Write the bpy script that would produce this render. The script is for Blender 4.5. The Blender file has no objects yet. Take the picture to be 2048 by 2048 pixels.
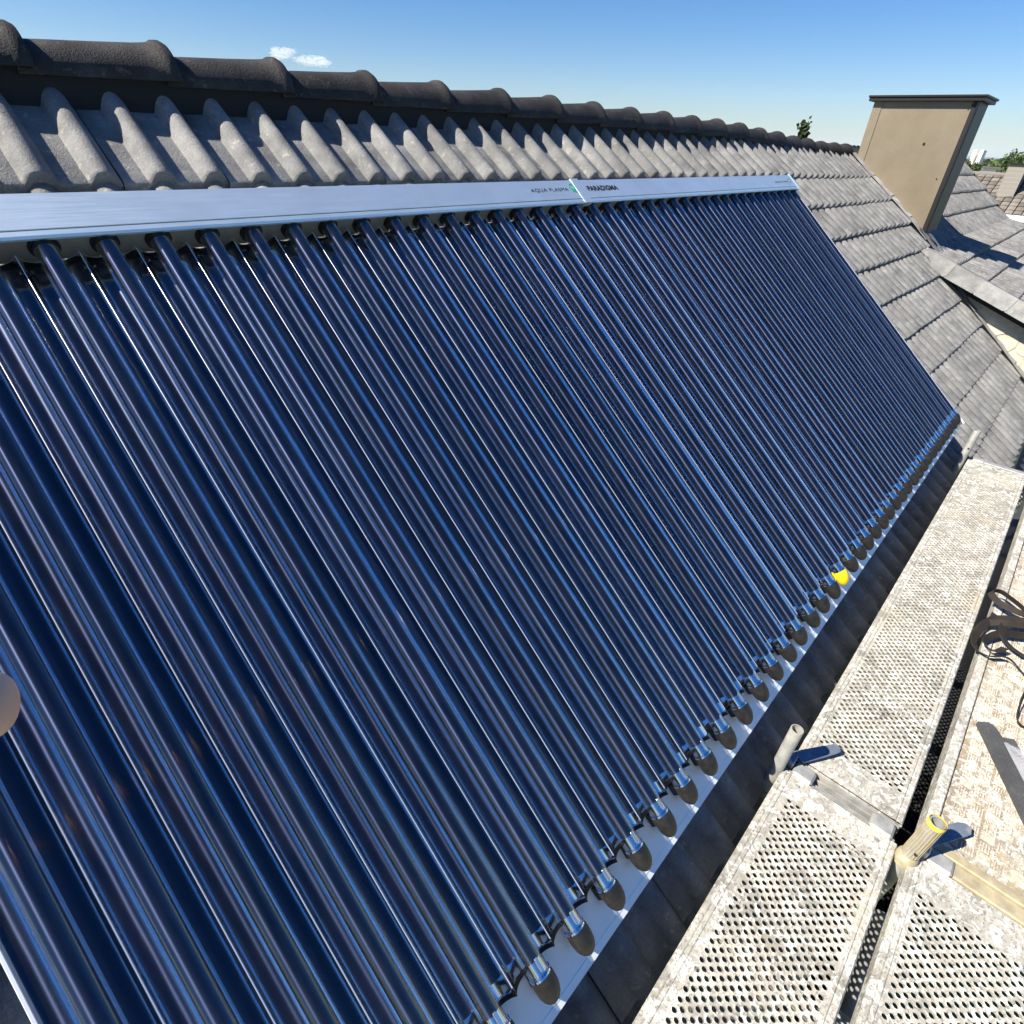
import bpy, bmesh, math, random
from mathutils import Vector, Matrix, Quaternion, noise
random.seed(7)
R = math.radians
sc = bpy.context.scene
col = sc.collection

# ------------------------------------------------------------------ camera
CAM = Vector((-0.25662, -1.64721, 0.23376))
FWD = Vector((0.61266, 0.55822, -0.55950)); RGT = Vector((0.69207, -0.72080, 0.03868)); DWN = Vector((-0.38170, -0.41091, -0.82793))
cd = bpy.data.cameras.new('camera'); cam = bpy.data.objects.new('camera', cd); col.objects.link(cam)
m3 = Matrix((RGT, -DWN, -FWD)).transposed()
cam.matrix_world = Matrix.Translation(CAM) @ m3.to_4x4()
cd.sensor_width = 36; cd.lens = 1108.86 / 2048 * 36; cd.clip_start = 0.01; cd.clip_end = 30000
sc.camera = cam
# ------------------------------------------------------------------ light
LDIR = Vector((0.86, -0.50, -1.0)).normalized()
TOS = -LDIR
world = bpy.data.worlds.new('World'); sc.world = world; world.use_nodes = True
wn = world.node_tree.nodes; wl = world.node_tree.links; wn.clear()
sky = wn.new('ShaderNodeTexSky'); sky.sky_type = 'NISHITA'; sky.sun_disc = False
sky.sun_elevation = math.asin(TOS.z); sky.sun_rotation = math.atan2(TOS.x, TOS.y)
sky.altitude = 100; sky.air_density = 1.0; sky.dust_density = 0.35; sky.ozone_density = 2.5
hs = wn.new('ShaderNodeHueSaturation'); hs.inputs['Saturation'].default_value = 1.42
bg = wn.new('ShaderNodeBackground'); bg.inputs[1].default_value = 0.05
wo = wn.new('ShaderNodeOutputWorld')
wl.new(sky.outputs[0], hs.inputs['Color']); tn = wn.new('ShaderNodeMix'); tn.data_type = 'RGBA'; tn.blend_type = 'MULTIPLY'; tn.inputs[0].default_value = 1.0; tn.inputs[7].default_value = (.88, .96, 1.20, 1)
wl.new(hs.outputs[0], tn.inputs[6]); wl.new(tn.outputs[2], bg.inputs[0]); wl.new(bg.outputs[0], wo.inputs[0])
sd = bpy.data.lights.new('sun', 'SUN'); sd.energy = 5.0; sd.angle = R(0.53); sd.color = (1.0, 0.93, 0.81)
sun = bpy.data.objects.new('sun', sd); col.objects.link(sun); sun.location = (-20, 16, 30)
sun.rotation_euler = LDIR.to_track_quat('-Z', 'Y').to_euler()
sc.view_settings.view_transform = 'Standard'; sc.view_settings.look = 'None'
sc.view_settings.exposure = 1.15; sc.view_settings.gamma = 1.0; sc.view_settings.use_curve_mapping = False
sc.render.engine = 'CYCLES'; sc.cycles.use_denoising = True
sc.cycles.max_bounces = 8; sc.cycles.glossy_bounces = 5; sc.cycles.transparent_max_bounces = 8
sc.cycles.sample_clamp_indirect = 6.0

# ------------------------------------------------------------------ frames
AL = R(39.0); S_, C_ = math.sin(AL), math.cos(AL)
MR = Matrix(((1, 0, 0, 0), (0, -C_, S_, 0), (0, -S_, -C_, 0), (0, 0, 0, 1)))     # collector frame (u, v down slope, n into roof)
EPS = 0.0095
TF = MR @ Matrix.Rotation(EPS, 4, 'Z')                                            # tile frame, turned slightly against the collector
def T(x, y, z): return Matrix.Translation((x, y, z))
I4 = Matrix.Identity(4)
GZ = -6.6

# ------------------------------------------------------------------ helpers
WM = {}
class MB:
    def __init__(s): s.v = []; s.f = []; s.mi = []; s.cur = 0
    def mat(s, i): s.cur = i; return s
    def face(s, idx): s.f.append(tuple(idx)); s.mi.append(s.cur)
    def add(s, vs, fs):
        b = len(s.v); s.v += [tuple(x) for x in vs]
        for f in fs: s.face([b + i for i in f])
        return s
    def box(s, x0, x1, y0, y1, z0, z1, M=None):
        vs = [Vector((x, y, z)) for z in (z0, z1) for y in (y0, y1) for x in (x0, x1)]
        if M is not None: vs = [M @ v for v in vs]
        return s.add(vs, [(0, 2, 3, 1), (4, 5, 7, 6), (0, 1, 5, 4), (2, 6, 7, 3), (0, 4, 6, 2), (1, 3, 7, 5)])
    def bbox(s, x0, x1, y0, y1, z0, z1, b=0.004, M=None):
        # box with chamfered edges
        pts = []; 
        bm = bmesh.new(); bmesh.ops.create_cube(bm, size=1)
        for v in bm.verts: v.co = Vector(((x0+x1)/2 + v.co.x*(x1-x0), (y0+y1)/2 + v.co.y*(y1-y0), (z0+z1)/2 + v.co.z*(z1-z0)))
        bmesh.ops.bevel(bm, geom=bm.edges[:], offset=b, segments=1, affect='EDGES', profile=0.5)
        bm.verts.ensure_lookup_table(); bm.verts.index_update()
        vs = [v.co.copy() if M is None else M @ v.co for v in bm.verts]; fs = [[v.index for v in f.verts] for f in bm.faces]; bm.free()
        return s.add(vs, fs)
    def tube(s, pts, rad, seg=12, caps=True, M=None):
        pts = [Vector(p) for p in pts]
        if not isinstance(rad, (list, tuple)): rad = [rad]*len(pts)
        b = len(s.v); up = None
        for i, p in enumerate(pts):
            d = (pts[min(i+1, len(pts)-1)] - pts[max(i-1, 0)]).normalized()
            if up is None:
                up = Vector((0, 0, 1)) if abs(d.z) < .9 else Vector((1, 0, 0))
            a = d.cross(up).normalized(); up = a.cross(d).normalized()
            for k in range(seg):
                t = 2*math.pi*k/seg
                q = p + (a*math.cos(t) + up*math.sin(t))*rad[i]
                s.v.append(tuple(q if M is None else M @ q))
        for i in range(len(pts)-1):
            for k in range(seg):
                k2 = (k+1) % seg
                s.face((b+i*seg+k, b+i*seg+k2, b+(i+1)*seg+k2, b+(i+1)*seg+k))
        if caps:
            s.face([b+k for k in range(seg)][::-1]); s.face([b+(len(pts)-1)*seg+k for k in range(seg)])
        return s
    def prism(s, poly, z0, z1, M=None):
        n = len(poly); vs = [Vector((x, y, z0)) for x, y in poly] + [Vector((x, y, z1)) for x, y in poly]
        if M is not None: vs = [M @ v for v in vs]
        return s.add(vs, [tuple(range(n))[::-1], tuple(range(n, 2*n))] + [(i, (i+1) % n, n+(i+1) % n, n+i) for i in range(n)])
    def grid(s, fn, nu, nv):
        b = len(s.v)
        for j in range(nv+1):
            for i in range(nu+1): s.v.append(tuple(fn(i/nu, j/nv)))
        for j in range(nv):
            for i in range(nu):
                a = b + j*(nu+1) + i; s.face((a, a+1, a+nu+2, a+nu+1))
        return s
    def mesh(s, name, mats, smooth=None):
        me = bpy.data.meshes.new(name); me.from_pydata(s.v, [], s.f); me.update()
        for m in (mats if isinstance(mats, (list, tuple)) else [mats]): me.materials.append(m)
        if len(me.materials) > 1: me.polygons.foreach_set('material_index', s.mi)
        if smooth is not None: shade(me, smooth)
        return me
def shade(me, ang):
    bm = bmesh.new(); bm.from_mesh(me)
    bmesh.ops.remove_doubles(bm, verts=bm.verts, dist=1e-5)
    bmesh.ops.recalc_face_normals(bm, faces=bm.faces)
    for e in bm.edges:
        e.smooth = not (len(e.link_faces) == 2 and e.calc_face_angle(0) > R(ang))
    for f in bm.faces: f.smooth = True
    bm.to_mesh(me); bm.free()
def put(name, me, parent=None, M=I4, **props):
    o = bpy.data.objects.new(name, me); col.objects.link(o)
    if parent is not None:
        o.parent = parent; o.matrix_local = WM[parent.name].inverted() @ M
    else: o.matrix_world = M
    WM[o.name] = M.copy()
    for k, v in props.items():
        if v: o[k] = v
    return o
def empty(name, M, label, category, group=None):
    o = put(name, None, None, M, label=label, category=category, group=group); o.empty_display_size = .1
    return o

# ------------------------------------------------------------------ materials
def mat(name, base, rough=0.6, metal=0.0, **kw):
    m = bpy.data.materials.new(name); m.use_nodes = True
    b = m.node_tree.nodes['Principled BSDF']
    b.inputs['Base Color'].default_value = (*base, 1); b.inputs['Roughness'].default_value = rough; b.inputs['Metallic'].default_value = metal
    for k, v in kw.items(): b.inputs[k].default_value = v
    return m
class NT:
    def __init__(s, m): s.m = m; s.t = m.node_tree; s.b = s.t.nodes['Principled BSDF']
    def n(s, ty, **kw):
        x = s.t.nodes.new(ty)
        for k, v in kw.items():
            if k in x.inputs: x.inputs[k].default_value = v
            else: setattr(x, k, v)
        return x
    def l(s, a, b): s.t.links.new(a, b)
    def coord(s, rnd=True, scale=None):
        tc = s.n('ShaderNodeTexCoord'); out = tc.outputs['Object']
        if rnd:
            oi = s.n('ShaderNodeObjectInfo'); mul = s.n('ShaderNodeMath', operation='MULTIPLY'); mul.inputs[1].default_value = 47.0
            s.l(oi.outputs['Random'], mul.inputs[0])
            va = s.n('ShaderNodeVectorMath', operation='ADD'); s.l(out, va.inputs[0]); s.l(mul.outputs[0], va.inputs[1]); out = va.outputs[0]; s.rand = oi.outputs['Random']
        if scale:
            mp = s.n('ShaderNodeMapping'); mp.inputs['Scale'].default_value = scale; s.l(out, mp.inputs[0]); out = mp.outputs[0]
        return out
    def noise(s, co, scale, detail=4, rough=.55, dist=0):
        x = s.n('ShaderNodeTexNoise'); x.inputs['Scale'].default_value = scale; x.inputs['Detail'].default_value = detail
        x.inputs['Roughness'].default_value = rough; x.inputs['Distortion'].default_value = dist; s.l(co, x.inputs['Vector']); return x.outputs['Fac']
    def ramp(s, fac, stops):
        x = s.n('ShaderNodeValToRGB'); e = x.color_ramp.elements
        while len(e) < len(stops): e.new(.5)
        for el, (p, c) in zip(e, stops): el.position = p; el.color = (*c, 1) if len(c) == 3 else c
        s.l(fac, x.inputs[0]); return x.outputs[0]
    def mix(s, fac, a, b, mode='MIX'):
        x = s.n('ShaderNodeMix', data_type='RGBA', blend_type=mode)
        for sock, v in ((x.inputs[0], fac), (x.inputs[6], a), (x.inputs[7], b)):
            if hasattr(v, 'links'): s.l(v, sock)
            elif isinstance(v, (int, float)): sock.default_value = v
            else: sock.default_value = (*v, 1)
        return x.outputs[2]
    def bump(s, h, strength=.3, dist=.01, prev=None):
        x = s.n('ShaderNodeBump'); x.inputs['Strength'].default_value = strength; x.inputs['Distance'].default_value = dist; s.l(h, x.inputs['Height'])
        if prev is not None: s.l(prev, x.inputs['Normal'])
        s.l(x.outputs[0], s.b.inputs['Normal']); return x.outputs[0]
def g3(v): return (v, v, v)

def tile_mat(name, lo, mid, hi, lich):
    m = mat(name, mid, .72); t = NT(m); co = t.coord(True)
    n1 = t.noise(co, 9, 5, .6); n2 = t.noise(co, 160, 3, .7); n3 = t.noise(co, 34, 4, .6)
    c = t.ramp(n1, [(.28, lo), (.55, mid), (.78, hi)])
    c = t.mix(t.ramp(n2, [(.45, g3(0)), (.72, g3(.55))]), c, lo)
    c = t.mix(t.ramp(n3, [(.60, g3(0)), (.70, g3(.6))]), c, lich)
    hv = t.n('ShaderNodeHueSaturation'); t.l(c, hv.inputs['Color'])
    mr = t.n('ShaderNodeMapRange'); mr.inputs[3].default_value = .86; mr.inputs[4].default_value = 1.12; t.l(t.rand, mr.inputs[0]); t.l(mr.outputs[0], hv.inputs['Value'])
    t.l(hv.outputs[0], t.b.inputs['Base Color'])
    b1 = t.bump(n2, .6, .005); t.bump(t.noise(co, 420, 2, .6), .4, .002, b1)
    t.b.inputs['Specular IOR Level'].default_value = .35
    return m
M_TILE = tile_mat('roof_tile_concrete', (.10, .10, .10), (.205, .203, .20), (.30, .292, .278), (.38, .35, .29))
M_RIDGE = tile_mat('ridge_concrete_shaded', (.014, .013, .013), (.034, .031, .030), (.068, .060, .053), (.12, .10, .08))  # brownish-black concrete, darkened further to stand in for the ridge's shaded side
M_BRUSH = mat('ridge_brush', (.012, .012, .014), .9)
M_UNDER = mat('roof_underlay', (.02, .02, .022), .95)

def alu_mat(name, base, rough, metal=1.0):
    m = mat(name, base, rough, metal); t = NT(m); co = t.coord(False, (1.5, 60, 60)); n = t.noise(co, 6, 3, .6)
    n2 = t.noise(t.coord(False), 7, 4, .6)
    t.l(t.ramp(n2, [(.3, tuple(x*.9 for x in base)), (.7, base)]), t.b.inputs['Base Color'])
    mr = t.n('ShaderNodeMapRange'); mr.inputs[3].default_value = rough*.8; mr.inputs[4].default_value = rough*1.25; t.l(n, mr.inputs[0]); t.l(mr.outputs[0], t.b.inputs['Roughness'])
    return m
M_ALU = alu_mat('header_aluminium', (.78, .90, .96), .46, .8)
M_ALU_SHADE = alu_mat('header_aluminium_shaded', (.34, .33, .29), .45, .5)  # header aluminium again, darkened in colour as its shaded front face
M_PLATE = alu_mat('rail_aluminium', (.84, .86, .87), .45, .25)
M_MIRROR = mat('reflector_mirror', (.86, .88, .92), .07, 1.0)
t = NT(M_MIRROR); co = t.coord(True, (5, 1.2, 5)); t.bump(t.noise(co, 3, 2, .5), .06, .01)
M_TUBE = mat('absorber_coating', (.04, .05, .09), .46, 1.0, **{'Anisotropic': .95, 'Anisotropic Rotation': .25})
t = NT(M_TUBE); co = t.coord(True, (30, 1.0, 30)); n1 = t.noise(co, 2.2, 3, .6)
hv = t.n('ShaderNodeHueSaturation'); hv.inputs['Color'].default_value = (.026, .033, .066, 1)
tg_ = t.n('ShaderNodeTangent'); tg_.direction_type = 'RADIAL'; tg_.axis = 'Y'; t.l(tg_.outputs[0], t.b.inputs['Tangent'])
mr = t.n('ShaderNodeMapRange'); mr.inputs[3].default_value = .65; mr.inputs[4].default_value = 1.35; t.l(t.rand, mr.inputs[0]); t.l(mr.outputs[0], hv.inputs['Value'])
t.l(t.mix(t.ramp(n1, [(.4, g3(0)), (.75, g3(.35))]), hv.outputs[0], (.034, .036, .056)), t.b.inputs['Base Color'])
M_CHROME = mat('tube_getter', (.82, .83, .85), .06, 1.0)
M_RUBBER = mat('cap_rubber', (.035, .032, .028), .55)
t = NT(M_RUBBER); co = t.coord(True); t.l(t.ramp(t.noise(co, 60, 4), [(.35, (.006, .0057, .0055)), (.7, (.024, .021, .017))]), t.b.inputs['Base Color'])
M_YELLOW = mat('cap_yellow', (.86, .62, .01), .4)
M_BLACK = mat('grommet_rubber', (.006, .006, .007), .5)
M_INK = mat('print_black', (.012, .014, .016), .6)
M_GREEN = mat('print_green', (.01, .42, .16), .5)
M_CLIP = mat('clip_steel', (.75, .75, .74), .25, .9)

def deck_mat(name, sp=1.0, tint=(.33, .315, .275)):
    m = mat(name, tint, .75); t = NT(m); co = t.coord(True)
    n1 = t.noise(co, 7, 6, .65, .6); n2 = t.noise(co, 34, 5, .65, 1.2); n3 = t.noise(co, 130, 5, .65, .8); n4 = t.noise(co, 3.2, 4, .6)
    c = t.ramp(n1, [(.32, (.20, .19, .165)), (.48, tint), (.68, (.45, .425, .365))])
    c = t.mix(t.ramp(n2, [(.50, g3(0)), (.58, g3(.8))]), c, (.66, .65, .60))
    c = t.mix(t.ramp(n3, [(.52, g3(0)), (.62, g3(.75))]), c, (.13, .12, .10))
    c = t.mix(t.ramp(n4, [(.58, g3(0)), (.70, g3(.5))]), c, (.38, .32, .22))
    t.l(c, t.b.inputs['Base Color']); b1 = t.bump(n2, .5, .004); t.bump(n3, .35, .002, b1)
    return m
M_DECK = deck_mat('deck_galvanised')
M_BARS = deck_mat('tread_bar_metal', 1, (.50, .45, .36))
M_DECK2 = deck_mat('deck_aluminium', 1, (.27, .21, .14))
def galv(name, base, rough=.5, metal=.35):
    m = mat(name, base, rough, metal); t = NT(m); co = t.coord(True)
    n1 = t.noise(co, 30, 5, .6); n2 = t.noise(co, 9, 4, .6)
    c = t.ramp(n1, [(.3, tuple(x*.72 for x in base)), (.7, tuple(min(1, x*1.2) for x in base))])
    c = t.mix(t.ramp(n2, [(.56, g3(0)), (.66, g3(.7))]), c, (.50, .47, .41))
    t.l(c, t.b.inputs['Base Color']); t.bump(n1, .3, .003); return m
M_STEEL = galv('scaffold_steel', (.36, .36, .34))
M_BEAM = galv('scaffold_beam', (.36, .31, .20), .65, .1)
M_FLAP = galv('flap_steel_shaded', (.20, .24, .30), .45, .5)  # bluish tone puts shade and reflected sky into the steel colour
M_TAPE = mat('tape_yellow', (.80, .55, .06), .5)
M_STRAP = mat('webbing', (.055, .038, .022), .8)
t = NT(M_STRAP); co = t.coord(False, (1, 1, 1)); w = t.n('ShaderNodeTexWave'); w.inputs['Scale'].default_value = 260; t.l(co, w.inputs[0]); t.bump(w.outputs[1], .3, .002)
t.l(t.ramp(t.noise(co, 12, 3), [(.35, (.008, .006, .004)), (.7, (.024, .017, .010))]), t.b.inputs['Base Color'])
M_SLATE = tile_mat('verge_piece_grey', (.05, .051, .053), (.075, .076, .078), (.10, .10, .10), (.12, .12, .115))
M_LEAD = tile_mat('flashing_lead', (.20, .20, .20), (.33, .33, .325), (.46, .45, .43), (.5, .48, .42))
M_LEAD_SHADE = tile_mat('apron_lead_shaded', (.10, .105, .11), (.15, .155, .16), (.2, .2, .21), (.22, .22, .22))  # same lead darkened, with the chimney's shadow put into its colour
M_CHIM = mat('chimney_panel', (.23, .185, .125), .5, .35)
t = NT(M_CHIM); co = t.coord(True); n1 = t.noise(co, 3, 5, .6); n2 = t.noise(co, 120, 3, .6)
c = t.ramp(n1, [(.3, (.20, .16, .105)), (.7, (.25, .21, .15))]); c = t.mix(t.ramp(n2, [(.5, g3(0)), (.7, g3(.3))]), c, (.16, .13, .09))
t.l(c, t.b.inputs['Base Color']); t.bump(n1, .06, .02)
M_TRIM_SHADE = mat('chimney_trim_and_shade', (.020, .017, .016), .5, .3)  # dark trim metal, also used as painted shade on chimney front and dormer
M_CHIMC = mat('chimney_cap_metal', (.012, .011, .010), .5, .3)
M_SHING = mat('cheek_shingle', (.50, .45, .36), .7)
t = NT(M_SHING); co = t.coord(True); c = t.ramp(t.noise(co, 14, 5, .6), [(.3, (.42, .37, .29)), (.7, (.56, .51, .42))]); t.l(c, t.b.inputs['Base Color'])
M_WALL = mat('render_wall', (.55, .50, .42), .9)
t = NT(M_WALL); co = t.coord(False); n1 = t.noise(co, 60, 4); t.l(t.ramp(t.noise(co, 1.5, 4), [(.3, (.46, .42, .35)), (.7, (.62, .57, .48))]), t.b.inputs['Base Color']); t.bump(n1, .4, .01)
M_ZINC = mat('gutter_zinc', (.055, .058, .062), .5, .3)
M_WOOD = mat('verge_board', (.10, .075, .05), .7)

# ================================================================== HOUSE
def project(P):
    d = P - CAM; z = d.dot(FWD)
    if z <= .01: return None
    return 1024 + 1108.86*d.dot(RGT)/z, 1024 + 1108.86*d.dot(DWN)/z
house = empty('house', T(5.0, .7, GZ), 'house with grey concrete tiled roof carrying the tube collectors', 'house')
def sm(a, b, x):
    t_ = max(0, min(1, (x-a)/(b-a))); return t_*t_*(3-2*t_)
def sag(u, v):
    return .055*sm(4.4, 7.4, u)*(1-sm(8.5, 11, u))*(1-sm(-.75, .35, v))
# --- one interlocking tile, two rolls; nose at y = 0, head up the slope
N0 = .238; ROW = .3255; LIFT = .037; V0 = -.383; TW = .30
def hprof(x, rolls):
    h = 0
    for c0 in rolls:
        d = abs(x-c0)/.038
        if d < 1: h = max(h, .040*(1-d**2.2)**.8)
    return h
def tile_mesh(name, m, w, rolls, cut=0):
    xs = [0]
    for c0 in rolls:
        xs += [c0 + .038*k for k in (-1.08, -.97, -.88, -.72, -.5, -.26, 0, .26, .5, .72, .88, .97, 1.08)]
    xs += [w-.006, w-.003]
    b = MB(); nx = len(xs)
    st = [(-.40, 0), (-.2, 0), (-.014, 0), (-.004, .004), (0, .011), (0, .0355)]
    for y, dn in st:
        for x in xs:
            e = .0015 if x in (0, xs[-1]) else 0
            b.v.append((x, y, N0 - hprof(x, rolls) - LIFT*(y+ROW)/ROW + dn + e))
    for j in range(len(st)-1):
        for i in range(nx-1):
            a = j*nx+i; b.face((a, a+1, a+nx+1, a+nx))
    # thickness at both sides
    for i in (0, nx-1):
        q = len(b.v); b.v += [(xs[i], -.4, N0+.04), (xs[i], 0, N0)]
        b.face((i, i+4*nx, q+1, q))
    return b.mesh(name, m, 40)
ME_TILE = tile_mesh('roof_tile', M_TILE, TW, (.105, .255))
ME_TILEH = tile_mesh('roof_half_tile', M_TILE, .15, (.105,))
def rough_sheet():
    b = MB(); b.grid(lambda a, c: (-3+16.2*a, -.92+3.5*c, .285), 8, 4); return b.mesh('roof_underlay', M_UNDER)
roof = put('main_roof', rough_sheet(), house, TF)
hidden = MB(); seen = []
for k in range(0, 10):
    vk = V0 + ROW*k
    for j in range(-11, 44):
        u0 = .003 + TW*j; half = False
        if k >= 4:
            if u0 > 7.25: continue
            if u0 > 7.1: half = True
        if k <= 3 and 7.45 < u0 < 8.0: continue
        pts = [TF @ Vector((u0+a, vk-b_, .17)) for a in (.02, .15, .28) for b_ in (.0, .15, .31)]
        vis = 0
        for P in pts:
            q = project(P)
            if q is None or not (-60 < q[0] < 2108 and -60 < q[1] < 2108): continue
            r_ = MR.inverted() @ P; c_ = MR.inverted() @ CAM
            t_ = (0-c_.z)/(r_.z-c_.z); h_ = c_ + (r_-c_)*t_
            if -.50 < h_.x < 4.31 and -.10 < h_.y < 1.93: continue
            if P.z < -1.43 and P.y < -1.2:
                t2 = (-1.43-CAM.z)/(P.z-CAM.z); g_ = CAM + (P-CAM)*t2
                if g_.y < -1.64 and g_.x < 4.2: continue
            if u0 > 8 and project(TF @ Vector((u0+.3, vk-.15, .15)))[0] < 1868: pass
            vis += 1
        jit = T(u0+random.uniform(-.0015, .0015), vk+random.uniform(-.004, .004), sag(u0+.15, vk)+random.uniform(-.0015, .0015)) @ Matrix.Rotation(random.uniform(-.004, .004), 4, 'Z')
        if vis: seen.append((jit, half))
        else:
            me_ = ME_TILEH if half else ME_TILE
            hidden.add([jit @ v.co for v in me_.vertices], [list(p.vertices) for p in me_.polygons])
for jit, half in seen: put('roof_tile', ME_TILEH if half else ME_TILE, roof, TF @ jit)
put('covered_tiles', hidden.mesh('covered_tiles', M_TILE, 40), roof, TF, kind='stuff')
# --- ridge tiles
def ridge_mesh():
    b = MB(); L = .425; na = 18; secs = []
    for x, r_ in ((0, .088), (.10, .093), (.22, .098), (.34, .104), (.380, .108), (.392, .115), (.410, .116), (L, .109)):
        secs.append((x, r_))
    for th in (0, .016):
        base = len(b.v)
        for x, r_ in secs:
            for i in range(na+1):
                a = R(-84 + 168*i/na); rr = r_-th
                b.v.append((x, rr*math.sin(a)*.95, rr*math.cos(a) - .116 + .01*(1-x/L)*0))
        for j in range(len(secs)-1):
            for i in range(na):
                q = base + j*(na+1)+i; b.face((q, q+1, q+na+2, q+na+1) if th == 0 else (q, q+na+1, q+na+2, q+1))
    n1 = len(secs)*(na+1)
    for i in range(na):
        q = (len(secs)-1)*(na+1)+i; b.face((q, q+1, n1+q+1, n1+q)); b.face((i, n1+i, n1+i+1, i+1))
    for j in range(len(secs)-1):
        for i in (0, na):
            q = j*(na+1)+i; b.face((q, q+na+1, n1+q+na+1, n1+q))
    return b.mesh('ridge_tile', M_RIDGE, 38)
ME_RIDGE = ridge_mesh()
def ridge_z(x): return .445 - .0082*(x-.58) - sag(x, -.75)*1.15
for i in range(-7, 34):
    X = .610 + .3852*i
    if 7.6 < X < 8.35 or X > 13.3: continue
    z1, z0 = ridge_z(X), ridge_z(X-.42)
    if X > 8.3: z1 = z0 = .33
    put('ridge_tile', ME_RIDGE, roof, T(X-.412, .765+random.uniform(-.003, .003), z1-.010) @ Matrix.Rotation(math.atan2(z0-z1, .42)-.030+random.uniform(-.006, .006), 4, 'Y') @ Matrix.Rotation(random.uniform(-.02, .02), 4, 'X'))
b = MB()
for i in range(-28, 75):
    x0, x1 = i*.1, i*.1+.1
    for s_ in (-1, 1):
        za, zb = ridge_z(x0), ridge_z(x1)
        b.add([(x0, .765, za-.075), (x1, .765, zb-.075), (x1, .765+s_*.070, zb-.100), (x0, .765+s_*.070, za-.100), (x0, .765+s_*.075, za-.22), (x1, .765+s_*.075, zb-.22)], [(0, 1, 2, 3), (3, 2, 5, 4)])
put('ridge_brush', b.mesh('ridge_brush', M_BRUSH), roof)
# --- rear slope
b = MB(); xs = []
x = -3.0
while x < 13.2:
    xs.append(x); x += .025
def backf(a, c):
    X = -3+16.2*a; return (X, .82 + 2.3*c, .335 - .81*(.06+2.3*c) + hprof((X % .15), (.075,)))
b.grid(backf, 324, 6)
put('rear_roof', b.mesh('rear_roof', M_TILE, 50), house)
# --- walls
b = MB(); b.box(-2.8, 13.0, -1.55, 2.6, GZ, -1.95)
for X0, X1 in ((-2.8, -2.6), (12.8, 13.0)):
    b.add([(X0, -1.55, -1.95), (X0, 2.6, -1.95), (X0, .70, .05), (X1, -1.55, -1.95), (X1, 2.6, -1.95), (X1, .70, .05)], [(0, 1, 2), (3, 5, 4), (0, 3, 4, 1), (1, 4, 5, 2), (2, 5, 3, 0)])
put('wall', b.mesh('house_wall', M_WALL), house)
# --- gable board
b = MB(); b.box(13.19, 13.23, -.75, 2.5, .18, .40, TF); put('gable_board', b.mesh('gable_board', M_WOOD), house)
# --- gutter with leaf litter
b = MB(); na = 10
def gut(a, c): th = R(180+180*a); return (-3+10.3*c, -2.02+.085*math.cos(th), -1.86+.085*math.sin(th))
b.grid(gut, na, 14)
b.tube([(-3, -2.105, -1.86), (7.3, -2.105, -1.86)], .009, 8)
gutter = put('gutter', b.mesh('gutter', M_ZINC, 60), house)
for X in (1.95, 2.18, 2.75):
    c_ = MB()
    c_.grid(lambda a, c, X=X: (X+.05*c, -2.02+.081*math.cos(R(180+180*a)), -1.858+.081*math.sin(R(180+180*a))), 10, 1)
    put('gutter_joint', c_.mesh('gutter_joint', M_ZINC, 60), gutter)
M_LEAF = mat('dead_leaf', (.05, .05, .055), .9)
t = NT(M_LEAF); t.l(t.ramp(t.noise(t.coord(False), 22, 2), [(.35, (.005, .005, .006)), (.55, (.016, .016, .018)), (.75, (.045, .04, .034))]), t.b.inputs['Base Color'])
b = MB()
for i in range(4200):
    X = random.uniform(-.3, 1.93); a = random.uniform(-.075, .075); z = -1.905 + random.uniform(0, .03)
    q = Matrix.Translation((X, -2.02+a, z)) @ Matrix.Rotation(random.uniform(0, 6.3), 4, 'Z') @ Matrix.Rotation(random.uniform(-.8, .8), 4, 'X')
    s_ = random.uniform(.006, .016)
    b.add([q @ Vector(p) for p in ((-s_, 0, 0), (0, -s_*.5, .002), (s_, 0, 0), (0, s_*.5, .003))], [(0, 1, 2, 3)])
put('leaf_litter', b.mesh('leaf_litter', M_LEAF), gutter, kind='stuff')
# --- chimney
CX0, CX1, CY0, CY1, CZ = 7.53, 8.06, -.292, .60, .72
b = MB(); b.box(CX0, CX1, CY0, CY1, -1.0, CZ)
chim = put('chimney', b.mesh('chimney', M_CHIM), house, label='brown sheet metal clad chimney with thin dark cap')
def mb_box(name, m, *a, bev=.003, parent=None, M=I4, **kw):
    return put(name, MB().bbox(*a, b=bev).mesh(name, m), parent, M, **kw)
mb_box('corner_trim', M_CHIM, CX0-.006, CX0-.001, CY1-.075, CY1+.008, -.2, CZ-.002, bev=.001, parent=chim)
mb_box('corner_trim', M_TRIM_SHADE, CX0-.010, CX0+.05, CY0-.008, CY0+.028, -.60, CZ-.002, bev=.002, parent=chim)
mb_box('front_panel', M_TRIM_SHADE, CX0+.052, CX1, CY0-.012, CY0-.002, -.70, CZ-.003, bev=.001, parent=chim)  # front cladding coloured near black to stand in for its shade
b = MB(); b.bbox(CX0-.065, CX1+.065, CY0-.075, CY1+.065, CZ, CZ+.018, b=.003); b.bbox(CX0-.055, CX1+.055, CY0-.06, CY1+.055, CZ-.03, CZ-.001, b=.002)
put('chimney_cap', b.mesh('chimney_cap', M_CHIMC), chim)
for y, z in ((.02, .34), (-.24, .63), (-.21, .05), (-.26, .66)):
    r_ = .014 if y > 0 else .007
    put('screw', MB().tube([(CX0-.008, y, z), (CX0+.001, y, z)], [r_*.6, r_], 10).mesh('screw', M_TRIM_SHADE, 40), chim)
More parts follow.
